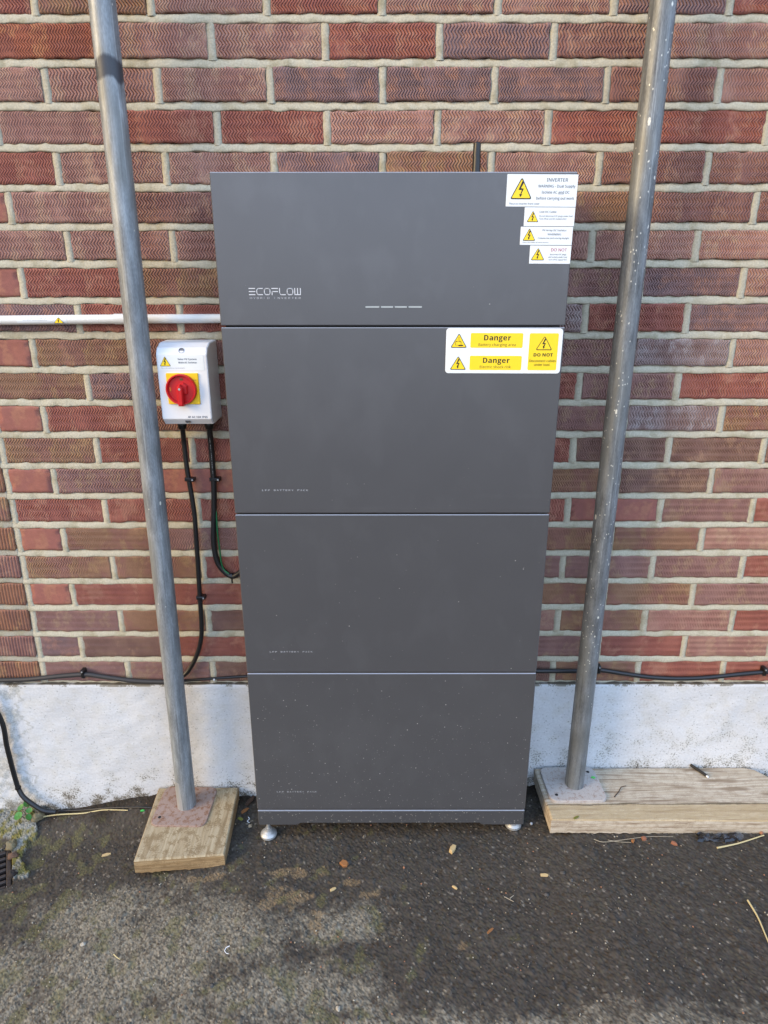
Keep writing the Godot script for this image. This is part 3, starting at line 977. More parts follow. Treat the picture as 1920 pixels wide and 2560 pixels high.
# ------------------------------------------------------------------ isolator switch
func make_isolator() -> void:
	var at := Vector3(-0.4328, 1.0125, 0.0)
	var iso := thing("isolator_switch", "white plastic isolator box with red rotary switch on yellow plate on brick wall", "switch", at)
	# side outline (z, y), drawn across the width with rounded ends
	var prof := [Vector2(0.002, 0.004), Vector2(0.060, 0.0005), Vector2(0.0725, 0.0005), Vector2(0.0745, 0.0025), Vector2(0.0842, 0.0125), Vector2(0.0850, 0.0140), Vector2(0.0850, 0.1510), Vector2(0.0842, 0.1528), Vector2(0.0765, 0.1640), Vector2(0.0745, 0.1660), Vector2(0.0700, 0.1672), Vector2(0.0560, 0.1745), Vector2(0.052, 0.1755), Vector2(0.002, 0.1785)]
	var mid := Vector2(0.035, 0.089)
	var st := start()
	st.set_smooth_group(-1)
	var hw := 0.0560
	var rings := []
	for q in [[-hw, 0.0030], [-hw + 0.0009, 0.0009], [-hw + 0.0030, 0.0], [hw - 0.0030, 0.0], [hw - 0.0009, 0.0009], [hw, 0.0030]]:
		var r := []
		for v in prof:
			var dd: Vector2 = v - mid
			var z: float = v.x - (q[1] if v.x > 0.01 else 0.0)
			var draft: float = 1.0 - 0.02 * (v.x / 0.085)
			r.append(Vector3(q[0] * draft, v.y - signf(dd.y) * q[1] * (1.0 if absf(dd.y) > 0.075 else 0.0), z))
		rings.append(r)
	var n := prof.size()
	for i in rings.size() - 1:
		for k in n - 1:
			quad(st, rings[i][k], rings[i + 1][k], rings[i + 1][k + 1], rings[i][k + 1])
	for e in [0, rings.size() - 1]:
		var r: Array = rings[e]
		for k in range(1, n - 1):
			if e == 0:
				tri(st, r[0], r[k], r[k + 1])
			else:
				tri(st, r[0], r[k + 1], r[k])
	part("housing", done(st), M.abs_white, iso)
	for q in [[0.1592, 0.0798, -0.58], [0.0074, 0.0794, 0.77]]:
		var sc := part("screw_recess", lathe([Vector2(0, 0.0), Vector2(0.0048, 0.0), Vector2(0.0056, 0.0012), Vector2(0.0060, 0.0012)], 20), M.screw, iso, Vector3(0.0, q[0], q[1]))
		sc.rotation.x = PI / 2 + q[2] * 0.9
	# sticker
	var s := [part("warning_sticker", slab(rounded(0.0985, 0.0315, 0.0006), 0.0, 0.0004), M.sticker, iso, Vector3(-0.0022, 0.1340, 0.0851)), 0.0985, 0.0315, 0.0004]
	sign_triangle(s, 0.16, 0.05, 0.72, 0.24)
	words(s, "Solar PV System", 0.44, 0.85, 0.25, 0.11, M.ink_grey, true)
	words(s, "Main AC Isolator", 0.45, 0.85, 0.47, 0.11, M.ink_grey, true)
	words(s, "Place on AC isolator (at inverter location)", 0.06, 0.57, 0.83, 0.06, M.ink_grey)
	lettering(iso, "4P AC 32A IP65", 0.0020, 0.0455, 0.0178, 0.0853, 0.0042, M.ink_grey, true)
	# switch
	var py := 0.0795
	part("yellow_plate", slab(rounded(0.0690, 0.0665, 0.002), 0.0850, 0.0885, 0.0008), M.yellow_plastic, iso, Vector3(-0.0018, py, 0))
	lettering(iso, "RESET", 0.0225, 0.0305, py + 0.0185, 0.0887, 0.0020, M.ink)
	var dial := part("dial", lathe([Vector2(0.0, 0.003), Vector2(0.0280, 0.003), Vector2(0.0285, 0.0080), Vector2(0.0298, 0.0095), Vector2(0.0318, 0.0095), Vector2(0.0328, 0.0080), Vector2(0.0332, 0.0), Vector2(0.0, 0.0)].slice(0, 7), 48), M.red_plastic, iso, Vector3(-0.0045, py - 0.0010, 0.0880))
	dial.rotation.x = PI / 2
	var hp := PackedVector2Array([Vector2(-0.0058, -0.0345), Vector2(0.0052, -0.0345), Vector2(0.0064, 0.0030), Vector2(0.0008, 0.0115), Vector2(-0.0064, 0.0030)])
	part("handle", slab(hp, 0.0905, 0.1065, 0.0022), M.red_plastic, iso, Vector3(-0.0045, py - 0.0010, 0))
	var hub := PackedVector2Array([Vector2(-0.0085, -0.010), Vector2(0.0135, -0.010), Vector2(0.0135, 0.008), Vector2(0.0060, 0.0150), Vector2(-0.0085, 0.008)])
	part("handle_hub", slab(hub, 0.0905, 0.0965, 0.002), M.red_plastic, iso, Vector3(-0.0045, py - 0.0010, 0))
	var scw := part("screw", lathe([Vector2(0.0, 0.0), Vector2(0.0026, 0.0), Vector2(0.0024, 0.0006), Vector2(0.0, 0.0006)].slice(1, 4), 14), M.zinc, iso, Vector3(-0.0047, py + 0.0010, 0.1064))
	scw.rotation.x = PI / 2
	part("position_window", slab(rounded(0.0065, 0.0042, 0.0008), 0.0, 0.0008), M.window_olive, iso, Vector3(-0.0030, py + 0.0205, 0.0910))
	part("position_mark", slab(rounded(0.0034, 0.0085, 0.0014), 0.0, 0.0006), M.orange_mark, iso, Vector3(-0.0285, py - 0.0005, 0.0910))
	for x in [-0.0300, 0.0320]:
		part("cable_gland", lathe([Vector2(0.0058, -0.020), Vector2(0.0090, -0.018), Vector2(0.0105, -0.010), Vector2(0.0105, -0.003), Vector2(0.0120, -0.0025), Vector2(0.0120, 0.004)], 16), M.plastic, iso, Vector3(x, 0.0, 0.030))

# ------------------------------------------------------------------ cables and pipes
func cable(called: String, label: String, category: String, pts: Array, r: float, m: Material, group := "") -> Node3D:
	var at: Vector3 = pts[pts.size() - 1]
	var t := thing(called, label, category, at, group)
	var loc := []
	for p in pts:
		loc.append(p - at)
	part("sheath", tube(smooth_path(loc), r, 14), m, t)
	return t

func clip(parent: Node3D, at: Vector3, r: float, turn := 0.0) -> void:
	var c := part("cable_clip", slab(PackedVector2Array([Vector2(-r - 0.002, -0.0042), Vector2(r + 0.0085, -0.0042), Vector2(r + 0.0085, 0.0042), Vector2(-r - 0.002, 0.0042)]), 0.0015, 0.012 + r + 0.0022, 0.0018), M.clip, parent, Vector3(at.x, at.y, 0.0) - parent.position)
	c.rotation.z = turn
	part("nail", lathe([Vector2(0.0022, 0.0), Vector2(0.0020, 0.001), Vector2(0.0, 0.0013)], 10), M.zinc, c, Vector3(r + 0.005, 0, 0.012 + r + 0.0022)).rotation.x = PI / 2

func make_cables() -> void:
	var V := func(x: float, y: float, z: float) -> Vector3: return Vector3(x, y, z)
	var a := cable("power_cable", "black cable from isolator box running down to the cable along the plinth", "cable", [V.call(-0.4628, 0.996, 0.030), V.call(-0.4650, 0.980, 0.022), V.call(-0.4680, 0.960, 0.0125), V.call(-0.4675, 0.902, 0.0115), V.call(-0.4656, 0.8695, 0.0115), V.call(-0.4625, 0.8281, 0.0115), V.call(-0.4601, 0.7775, 0.0115), V.call(-0.4617, 0.713, 0.0115), V.call(-0.463, 0.6577, 0.0115), V.call(-0.4652, 0.598, 0.0115), V.call(-0.4664, 0.5593, 0.0115), V.call(-0.4680, 0.5044, 0.0115), V.call(-0.4712, 0.4578, 0.0115), V.call(-0.4796, 0.4199, 0.0115), V.call(-0.4950, 0.3814, 0.0115), V.call(-0.5155, 0.3480, 0.013), V.call(-0.5330, 0.331, 0.016)], 0.0058, M.rubber)
	clip(a, Vector3(-0.4656, 0.8695, 0), 0.0058, -0.05)
	clip(a, Vector3(-0.4664, 0.5600, 0), 0.0058, 0.03)
	var b := cable("power_cable", "black cable with white print looping from isolator box to the cabinet", "cable", [V.call(-0.4008, 0.996, 0.030), V.call(-0.4022, 0.980, 0.024), V.call(-0.4044, 0.9426, 0.0145), V.call(-0.4056, 0.8924, 0.0135), V.call(-0.4055, 0.8700, 0.0135), V.call(-0.4077, 0.8307, 0.0135), V.call(-0.4121, 0.7782, 0.014), V.call(-0.4175, 0.7245, 0.014), V.call(-0.4181, 0.6917, 0.014), V.call(-0.4136, 0.6585, 0.014), V.call(-0.4019, 0.6361, 0.014), V.call(-0.3864, 0.6215, 0.0145), V.call(-0.3740, 0.6204, 0.017), V.call(-0.3565, 0.6327, 0.021), V.call(-0.335, 0.652, 0.030), V.call(-0.318, 0.665, 0.040)], 0.0068, M.rubber)
	clip(b, Vector3(-0.4055, 0.8698, 0), 0.0068, 0.0)
	part("cable_tie", lathe([Vector2(0.0074, -0.0022), Vector2(0.0082, -0.002), Vector2(0.0082, 0.002), Vector2(0.0074, 0.0022)], 16), M.clip, b, Vector3(-0.3800, 0.6205, 0.0155) - b.position).rotation.z = PI / 2
	part("tie_tail", tube(PackedVector3Array([Vector3(0, 0, 0), Vector3(-0.0008, -0.006, 0.002), Vector3(0.0006, -0.0125, 0.003)]), 0.0022, 8), M.clip, b, Vector3(-0.3795, 0.6145, 0.016) - b.position)
	for i in 22:
		var yy := 0.975 - i * 0.0042
		if i % 5 == 4:
			continue
		var mk := start()
		quad(mk, Vector3(-0.0007, -0.0012, 0), Vector3(0.0007, -0.0012, 0), Vector3(0.0007, 0.0012, 0), Vector3(-0.0007, 0.0012, 0))
		var zz := 0.0135 + 0.0068 + maxf(0.0, (yy - 0.94) * 0.24)
		part("printed_mark", done(mk), M.print_dull, b, Vector3(-0.4043 + (0.0 if yy < 0.94 else (yy - 0.94) * 0.05), yy, zz + 0.0004) - b.position)
	cable("earth_wire", "thin green earth wire beside the looping black cable", "wire", [V.call(-0.4085, 0.815, 0.012), V.call(-0.4054, 0.7843, 0.016), V.call(-0.4058, 0.7374, 0.018), V.call(-0.4041, 0.6940, 0.018), V.call(-0.4028, 0.6588, 0.018), V.call(-0.3975, 0.6380, 0.018), V.call(-0.385, 0.629, 0.022)], 0.0020, M.green_wire)
	var h := cable("power_cable", "thick dusty black cable clipped along the top of the plinth beside the ribbed pier", "cable", [V.call(-1.35, 0.326, 0.016), V.call(-1.15, 0.320, 0.016), V.call(-1.0414, 0.3216, 0.016), V.call(-0.9553, 0.3234, 0.016), V.call(-0.8930, 0.3294, 0.016), V.call(-0.8433, 0.3340, 0.014), V.call(-0.7858, 0.3372, 0.013), V.call(-0.7498, 0.3316, 0.013), V.call(-0.6898, 0.3222, 0.014), V.call(-0.6495, 0.3175, 0.014), V.call(-0.5802, 0.3150, 0.014), V.call(-0.545, 0.3170, 0.014), V.call(-0.535, 0.3225, 0.014)], 0.0062, M.rubber_dusty)
	clip(h, Vector3(-0.793, 0.3368, 0), 0.0062, PI / 2)
	var t := cable("thin_cable", "thin black cable held by a white headed nail above the plinth", "cable", [V.call(-0.560, 0.3122, 0.0065), V.call(-0.5265, 0.3142, 0.0060), V.call(-0.4516, 0.3201, 0.0055), V.call(-0.3682, 0.3260, 0.0055), V.call(-0.30, 0.330, 0.0055)], 0.0034, M.rubber)
	part("nail", lathe([Vector2(0.0024, -0.002), Vector2(0.0024, 0.001), Vector2(0.0, 0.0016)], 10), M.print_white, t, Vector3(-0.4505, 0.3190, 0.0105) - t.position).rotation.x = PI / 2
	var r := cable("power_cable", "black cable clipped above the plinth beside the long timber board", "cable", [V.call(0.33, 0.3455, 0.0115), V.call(0.4029, 0.3454, 0.0115), V.call(0.4581, 0.3454, 0.0115), V.call(0.5094, 0.3453, 0.0115), V.call(0.5643, 0.3485, 0.0115), V.call(0.6366, 0.3371, 0.0118), V.call(0.6971, 0.3280, 0.0122), V.call(0.7571, 0.3234, 0.0125), V.call(0.8165, 0.3234, 0.0125), V.call(0.8753, 0.3278, 0.0122), V.call(0.9335, 0.3346, 0.0118), V.call(1.0149, 0.3425, 0.0115), V.call(1.12, 0.349, 0.0115), V.call(1.4, 0.352, 0.0115)], 0.0058, M.rubber)
	clip(r, Vector3(0.5662, 0.3490, 0), 0.0058, PI / 2)
	clip(r, Vector3(1.0033, 0.3416, 0), 0.0058, PI / 2)
	var l := cable("power_cable", "loose black cable dropping down the broken plinth edge to the ground", "cable", [V.call(-1.075, 0.330, 0.026), V.call(-1.052, 0.285, 0.026), V.call(-1.0388, 0.2389, 0.024), V.call(-1.0318, 0.2099, 0.022), V.call(-1.0277, 0.1757, 0.022), V.call(-1.0300, 0.1260, 0.022), V.call(-1.0290, 0.0755, 0.022), V.call(-1.0270, 0.0241, 0.022), V.call(-1.0220, -0.020, 0.024), V.call(-1.008, -0.045, 0.030), V.call(-0.982, -0.068, 0.034), V.call(-0.955, -0.086, 0.036), V.call(-0.925, -0.094, 0.032)], 0.0064, M.rubber)
	part("cable_tie", lathe([Vector2(0.0070, -0.0022), Vector2(0.0078, -0.002), Vector2(0.0078, 0.002), Vector2(0.0070, 0.0022)], 16), M.clip, l, Vector3(-1.0225, -0.018, 0.024) - l.position)
	var g := cable("thin_cable", "thin black cable lying on the tarmac, running under the short board", "cable", [V.call(-0.925, ground_y(-0.925, 0.018) + 0.005, 0.018), V.call(-0.85, ground_y(-0.85, 0.022) + 0.005, 0.022), V.call(-0.776, ground_y(-0.776, 0.03) + 0.005, 0.03), V.call(-0.68, ground_y(-0.68, 0.042) + 0.005, 0.042), V.call(-0.63, ground_y(-0.63, 0.048) + 0.004, 0.048)], 0.0027, M.rubber)
	# white conduit into the side of the cabinet
	var c := thing("plastic_conduit", "white plastic conduit pipe running along the brick wall into the cabinet", "pipe", Vector3(-0.7, 1.234, 0.0))
	part("pipe", tube(PackedVector3Array([Vector3(-0.70, -0.0065, 0.0135), Vector3(-0.35, -0.0030, 0.0135), Vector3(0.0, 0.0004, 0.0135), Vector3(0.122, 0.0016, 0.0135)]), 0.0101, 24), M.pvc, c)
	part("socket", tube(PackedVector3Array([Vector3(0.106, 0.0014, 0.0135), Vector3(0.1085, 0.0014, 0.0135), Vector3(0.135, 0.0018, 0.0135)]), 0.0114, 24), M.pvc, c)
	part("pipe", tube(PackedVector3Array([Vector3(0.12, 0.0017, 0.0135), Vector3(0.395, 0.0028, 0.0135)]), 0.0097, 24), M.pvc, c)
	# its sticker is wrapped round the pipe
	var st := start()
	for i in 10:
		var a0 := lerpf(-0.75, 0.95, i / 10.0)
		var a1 := lerpf(-0.75, 0.95, (i + 1) / 10.0)
		var R := 0.01025
		quad(st, Vector3(-0.106, R * sin(a0) - 0.0006, R * cos(a0) + 0.0135), Vector3(0.004, R * sin(a0) + 0.0004, R * cos(a0) + 0.0135), Vector3(0.004, R * sin(a1) + 0.0004, R * cos(a1) + 0.0135), Vector3(-0.106, R * sin(a1) - 0.0006, R * cos(a1) + 0.0135))
	var lab := part("warning_sticker", done(st), M.sticker, c)
	warning_triangle(lab, -0.0135, -0.0068, 0.0066, 0.0210, 0.0238)
	lettering(lab, "Do not disconnect DC plugs under load", -0.092, -0.030, 0.0040, 0.0239, 0.0016, M.ink_grey)
	lettering(lab, "Turn off AC and DC isolators first", -0.092, -0.039, -0.0002, 0.0240, 0.0016, M.ink_grey)

# ------------------------------------------------------------------ scaffold
func pole_texture(seed_: int, dirt: float, paint: int, band: float) -> ImageTexture:
	var w := 192
	var h := 1536                       # 1.95 m of pole, foot at the top of the image
	var d := PackedByteArray()
	d.resize(w * h * 3)
	var streak := noise(0.09, seed_, 3)
	var blot := noise(0.012, seed_ + 1, 4)
	var fine := noise(0.4, seed_ + 2, 2)
	var spang := noise(0.05, seed_ + 3, 3)
	for y in h:
		for x in w:
			var a := TAU * x / w
			var px := cos(a) * 30.0
			var pz := sin(a) * 30.0
			var s := streak.get_noise_3d(px * 2.2, y * 0.035, pz * 2.2)
			var b := blot.get_noise_3d(px, y * 0.5, pz)
			var g := spang.get_noise_3d(px, y * 0.3, pz)
			var f := fine.get_noise_2d(x, y * 0.3)
			var v := 0.555 - dirt * 0.13 + 0.03 * s + 0.10 * b + 0.06 * f + 0.12 * g
			var c := Color(v * 0.965, v, v * 1.015)
			c = c.lerp(Color(0.41, 0.415, 0.40), clampf(b * 1.5 + dirt * 0.12 - 0.1, 0.0, 0.6))
			if s > 0.46:
				c = c.lerp(Color(0.74, 0.75, 0.74), 0.3)
			if s < -0.5:
				c = c * 0.85
			if band >= 0.0:
				var m := absf(float(y) / h * 1.95 - band + 0.004 * sin(x * 0.09)) + 0.006 * g
				if m < 0.020 and s < 0.5:
					c = c.lerp(Color(0.20, 0.21, 0.23), clampf((0.020 - m) * 130.0, 0.0, 0.85))
			put(d, (y * w + x) * 3, c)
	var r := RandomNumberGenerator.new()
	r.seed = seed_
	for i in paint:
		# flicks of pale paint and plaster
		var x := r.randi_range(2, w - 8)
		var y := r.randi_range(int(h * 0.12), h - 8)
		var rx := 1.0
		var ry := 1.0
		if r.randf() < 0.06:
			rx = r.randf_range(2.0, 4.0)
			ry = r.randf_range(2.0, 6.0)
		for dy in range(-int(ry), int(ry) + 1):
			for dx in range(-int(rx), int(rx) + 1):
				if dx * dx / (rx * rx + 0.2) + dy * dy / (ry * ry + 0.2) <= 1.0 and y + dy < h and x + dx < w:
					put(d, ((y + dy) * w + x + dx) * 3, Color(0.83, 0.82, 0.77))
	return tex(w, h, d)

func board_texture(seed_: int, w: int, h: int, a: Color, b: Color, c: Color, band: Color, grime := 0.3) -> ImageTexture:
	# growth rings drawn out along the board, weather stains in long streaks, fine checks
	var d := PackedByteArray()
	d.resize(w * h * 3)
	var ring := noise(0.05, seed_, 2)
	var fine := noise(0.25, seed_ + 1, 2)
	var stain := noise(0.02, seed_ + 2, 3)
	var speck := noise(0.22, seed_ + 3, 2)
	for y in h:
		for x in w:
			var bend := stain.get_noise_2d(x * 0.12, y * 0.4) * 14.0
			var g := ring.get_noise_2d(x * 0.035, (y + bend) * 1.9)
			var f := fine.get_noise_2d(x * 0.05, (y + bend) * 1.8)
			var m := stain.get_noise_2d(x * 0.16, y * 2.0)
			var k := a.lerp(b, smoothstep(-0.35, 0.4, g + 0.5 * f))
			k = k.lerp(c, smoothstep(0.12, 0.55, m + 0.2 * f) * 0.8)
			var soil := stain.get_noise_2d(x * 1.1 + 300.0, y * 1.3) + 0.55 * speck.get_noise_2d(x * 0.7, y * 0.7 + 90.0)
			k = k.lerp(c, smoothstep(-0.15, 0.55, soil + maxf(0.0, grime - 1.0)) * minf(grime, 1.0))
			var v := float(y) / h + 0.02 * m
			if band.a > 0.5 and v > 0.68:
				# a split runs along the worn front arris, the wood beyond it is yellower
				k = k.lerp(band, 0.7 if f < 0.25 else 0.3)
				if v < 0.70 + 0.012 * f:
					k = k * 0.62
			if speck.get_noise_2d(x, y) > 0.6:
				k = k * 0.72
			put(d, (y * w + x) * 3, k * (1.0 + 0.10 * f))
	return tex(w, h, d)

# a sawn board from its top outline, the top face first; wear rounds its arrises
func board(parent: Node3D, top: Array, thick: float, tm: Material, sm: Material, grain_z: bool) -> void:
	var n := top.size()
	var c := Vector3.ZERO
	for v in top:
		c += v / n
	var st := start()
	st.set_smooth_group(-1)
	var ins := []
	for v in top:
		ins.append(v + (c - v).normalized() * 0.004)
	var low := []
	var dr := []
	for v in top:
		low.append(v - Vector3(0, 0.0035, 0))
		dr.append(v - Vector3(0, thick, 0))
	var uvf := func(v: Vector3) -> Vector2:
		return Vector2((v.z + 0.13) / 0.28, (v.x + 0.13) / 0.26) if grain_z else Vector2((v.x + 0.33) / 0.66, (v.z + 0.1) / 0.20)
	for i in range(1, n - 1):
		for v in [ins[0], ins[i], ins[i + 1]]:
			st.set_uv(uvf.call(v))
			st.add_vertex(v)
	for i in n:
		var k := (i + 1) % n
		for q in [[ins[i], ins[k], low[k]], [ins[i], low[k], low[i]]]:
			for v in q:
				st.set_uv(uvf.call(v))
				st.add_vertex(v)
	st.generate_normals()
	part("face", st.commit(), tm, parent, Vector3.ZERO)
	# sawn and split edges, ragged at the bottom
	var sd := start()
	sd.set_smooth_group(-1)
	var nn := noise(60.0, 90, 2)
	for i in n:
		var k := (i + 1) % n
		var ln: float = low[i].distance_to(low[k])
		var seg := maxi(2, int(ln / 0.008))
		for s in seg:
			var p := []
			for e in [s, s + 1]:
				var f: float = float(e) / seg
				var u: Vector3 = low[i].lerp(low[k], f)
				var w: Vector3 = dr[i].lerp(dr[k], f) + Vector3(0, -absf(nn.get_noise_2d(u.x * 3.0, u.z * 3.0)) * 0.006, 0)
				p.append([u, w, f * ln])
			var q := [p[0][0], p[1][0], p[1][1], p[0][1]]
			var uv := [Vector2(p[0][2] / 0.3, 0.0), Vector2(p[1][2] / 0.3, 0.0), Vector2(p[1][2] / 0.3, 0.64), Vector2(p[0][2] / 0.3, 0.64)]
			for m in [0, 1, 2, 0, 2, 3]:
				sd.set_uv(uv[m])
				sd.add_vertex(q[m])
	for i in range(1, n - 1):
		for v in [dr[0], dr[i + 1], dr[i]]:
			sd.set_uv(Vector2(v.x, v.z))
			sd.add_vertex(v)
	part("sawn_edge", done(sd), sm, parent)

func make_scaffold() -> void:
	# short board under the tilted pole
	var b0 := Vector3(-0.52, -0.085, 0.12)
	var lt := thing("timber_board", "short square-cut timber board under the galvanised pole beside the isolator box", "board", b0)
	var top := []
	for v in [Vector3(-0.6345, -0.028, 0.013), Vector3(-0.4095, -0.026, 0.012), Vector3(-0.4000, -0.043, 0.2290), Vector3(-0.6215, -0.047, 0.2440)]:
		top.append(v - b0)
	board(lt, top, 0.038, M.board_short, M.board_end, true)
	var b1 := Vector3(0.74, -0.002, 0.11)
	var rt := thing("timber_board", "long weathered timber board under the paint splashed pole", "board", b1)
	top = []
	for v in [Vector3(0.4190, 0.037, 0.0145), Vector3(1.005, 0.039, 0.0135), Vector3(1.030, 0.039, 0.022), Vector3(1.052, 0.039, 0.05), Vector3(1.062, 0.038, 0.2060), Vector3(0.4200, 0.036, 0.1985)]:
		top.append(v - b1)
	board(rt, top, 0.040, M.board_long, M.board_long_edge, false)
	# base plates with a low spigot, and the poles standing on them
	for q in [[Vector3(-0.5410, -0.0345, 0.079), 0.148, 0.134, -0.03, -0.068, "rusty square steel base plate with pink rust on the short board", M.plate_rust], [Vector3(0.5060, 0.0385, 0.0800), 0.150, 0.128, 0.02, 0.0, "pale grey square steel base plate on the long board", M.plate_pale]]:
		var o := thing("base_plate", q[5], "base plate", q[0])
		var pl := part("plate", slab(rounded(q[1], q[2], 0.020), -0.002, 0.006, 0.0015), q[6], o)
		pl.rotation = Vector3(-PI / 2 - q[4], q[3], 0)
		part("spigot", lathe([Vector2(0.019, 0.0), Vector2(0.019, 0.09), Vector2(0.0, 0.09)], 20), M.zinc, o, Vector3(0, 0.004, 0))
		for s in [[-1, 1], [1, -1]]:
			var hole := part("nail_hole", lathe([Vector2(0.0, 0.0), Vector2(0.0042, 0.0), Vector2(0.0042, 0.0003), Vector2(0.0, 0.0003)], 12), M.black, o, Vector3(s[0] * (q[1] / 2 - 0.021), 0.0062 - s[1] * (q[2] / 2 - 0.021) * sin(-q[4]) * -1.0, s[1] * (q[2] / 2 - 0.021)))
			hole.rotation.x = -q[4]
	for q in [[Vector3(-0.5368, -0.0285, 0.074), Vector3(-0.5130, 1.795, 0.0930), M.pole_a, "galvanised steel scaffold pole with a black tape mark standing on rusty plate", 41], [Vector3(0.5098, 0.0450, 0.0825), Vector3(0.5137, 1.796, 0.0850), M.pole_b, "dark galvanised steel scaffold pole flecked with white paint", 43]]:
		var o := thing("scaffold_pole", q[3], "pole", q[0])
		var d: Vector3 = (q[1] - q[0]).normalized()
		var path := PackedVector3Array()
		for i in 14:
			path.append(d * 0.25 * i)
		part("tube", tube(path, 0.02415, 40), q[2], o)

# ------------------------------------------------------------------ drain, weeds and litter
func make_drain() -> void:
	var at := Vector3(-1.05, ground_y(-1.05, 0.2) - 0.004, 0.202)
	var t := thing("drain_grate", "small rusty iron drain grate sunk in mossy concrete beside the wall", "drain", at)
	t.rotation.y = -atan2(-0.49, 0.872)
	for s in [-1.0, 1.0]:
		part("frame", chamfer_box(Vector3(0.012, 0.012, 0.140), 0.002), M.iron, t, Vector3(s * 0.068, 0, 0))
		part("frame", chamfer_box(Vector3(0.124, 0.012, 0.012), 0.002), M.iron, t, Vector3(0, 0, s * 0.064))
	for i in 5:
		part("bar", chamfer_box(Vector3(0.124, 0.010, 0.009), 0.002), M.iron, t, Vector3(0, 0, -0.042 + i * 0.021))

func pebble(r: RandomNumberGenerator, size: Vector3) -> ArrayMesh:
	var n := noise(1.1, r.randi_range(0, 9999), 2)
	var pos := PackedVector3Array()
	var uv := PackedVector2Array()
	for j in 9:
		for i in 13:
			var a := PI * (j / 8.0 - 0.5)
			var b := -TAU * (i % 12) / 12.0
			var v := Vector3(cos(a) * sin(b), sin(a), cos(a) * cos(b))
			v *= 1.0 + 0.75 * n.get_noise_3dv(v * 1.6)
			pos.append(v * size)
			uv.append(Vector2(i / 12.0, j / 8.0))
	# rows run up while columns run to the left seen from outside
	var st := start()
	for j in 8:
		for i in 12:
			var q := [j * 13 + i, j * 13 + i + 1, (j + 1) * 13 + i + 1, (j + 1) * 13 + i]
			for k in [0, 1, 2, 0, 2, 3]:
				st.add_vertex(pos[q[k]])
	return done(st)

func chip_mesh(r: RandomNumberGenerator, l: float, w: float, h: float) -> ArrayMesh:
	var p := PackedVector2Array()
	for v in [[-0.5, -0.4], [0.1, -0.5], [0.5, -0.25], [0.42, 0.3], [0.0, 0.5], [-0.46, 0.35]]:
		p.append(Vector2(v[0] * l * r.randf_range(0.8, 1.15), v[1] * w * r.randf_range(0.75, 1.2)))
	return slab(p, -h / 2, h / 2, minf(h * 0.3, 0.0015))

func chip(label: String, called: String, category: String, x: float, z: float, l: float, w: float, h: float, turn: float, m: Material, lift := 0.0, group := "") -> void:
	var r := RandomNumberGenerator.new()
	r.seed = hash(label) + int(x * 1000)
	var y := (ground_y(x, z) if lift == 0.0 else lift) + h / 2 + 0.0025
	var o := part(called, chip_mesh(r, l, w, h), m, self, Vector3(x, y, z))
	o.rotation = Vector3(-PI / 2 + r.randf_range(-0.18, 0.18), turn, r.randf_range(-0.1, 0.1))
	tag(o, label, category, group)

func stalk(label: String, called: String, category: String, pts: Array, rad: float, m: Material, lift := 0.0) -> void:
	var loc := []
	var a: Vector2 = pts[0]
	var base := Vector3(a.x, (ground_y(a.x, a.y) if lift == 0.0 else lift) + rad + 0.002, a.y)
	for p in pts:
		var y := (ground_y(p.x, p.y) if lift == 0.0 else lift) + rad + 0.002
		loc.append(Vector3(p.x, y + 0.002 * sin(p.x * 40.0), p.y) - base)
	var o := part(called, tube(smooth_path(loc), rad, 8, 0.6), m, self, base)
	tag(o, label, category)

func leaf_mesh(r: float, cup: float) -> ArrayMesh:
	var st := start()
	for ring in 3:
		for i in 14:
			var v := []
			for e in [[ring, i], [ring + 1, i], [ring + 1, i + 1], [ring, i + 1]]:
				var a: float = TAU * e[1] / 14.0
				var rr: float = r * e[0] / 3.0 * (1.0 + 0.10 * cos(a * 2.0)) * (1.0 - 0.18 * maxf(0.0, cos(a)) * (e[0] / 3.0))
				v.append(Vector3(rr * cos(a), cup * (rr / r) * (rr / r) + 0.06 * rr * cos(a * 4.0), rr * sin(a)))
			quad(st, v[0], v[3], v[2], v[1])
	return done(st)

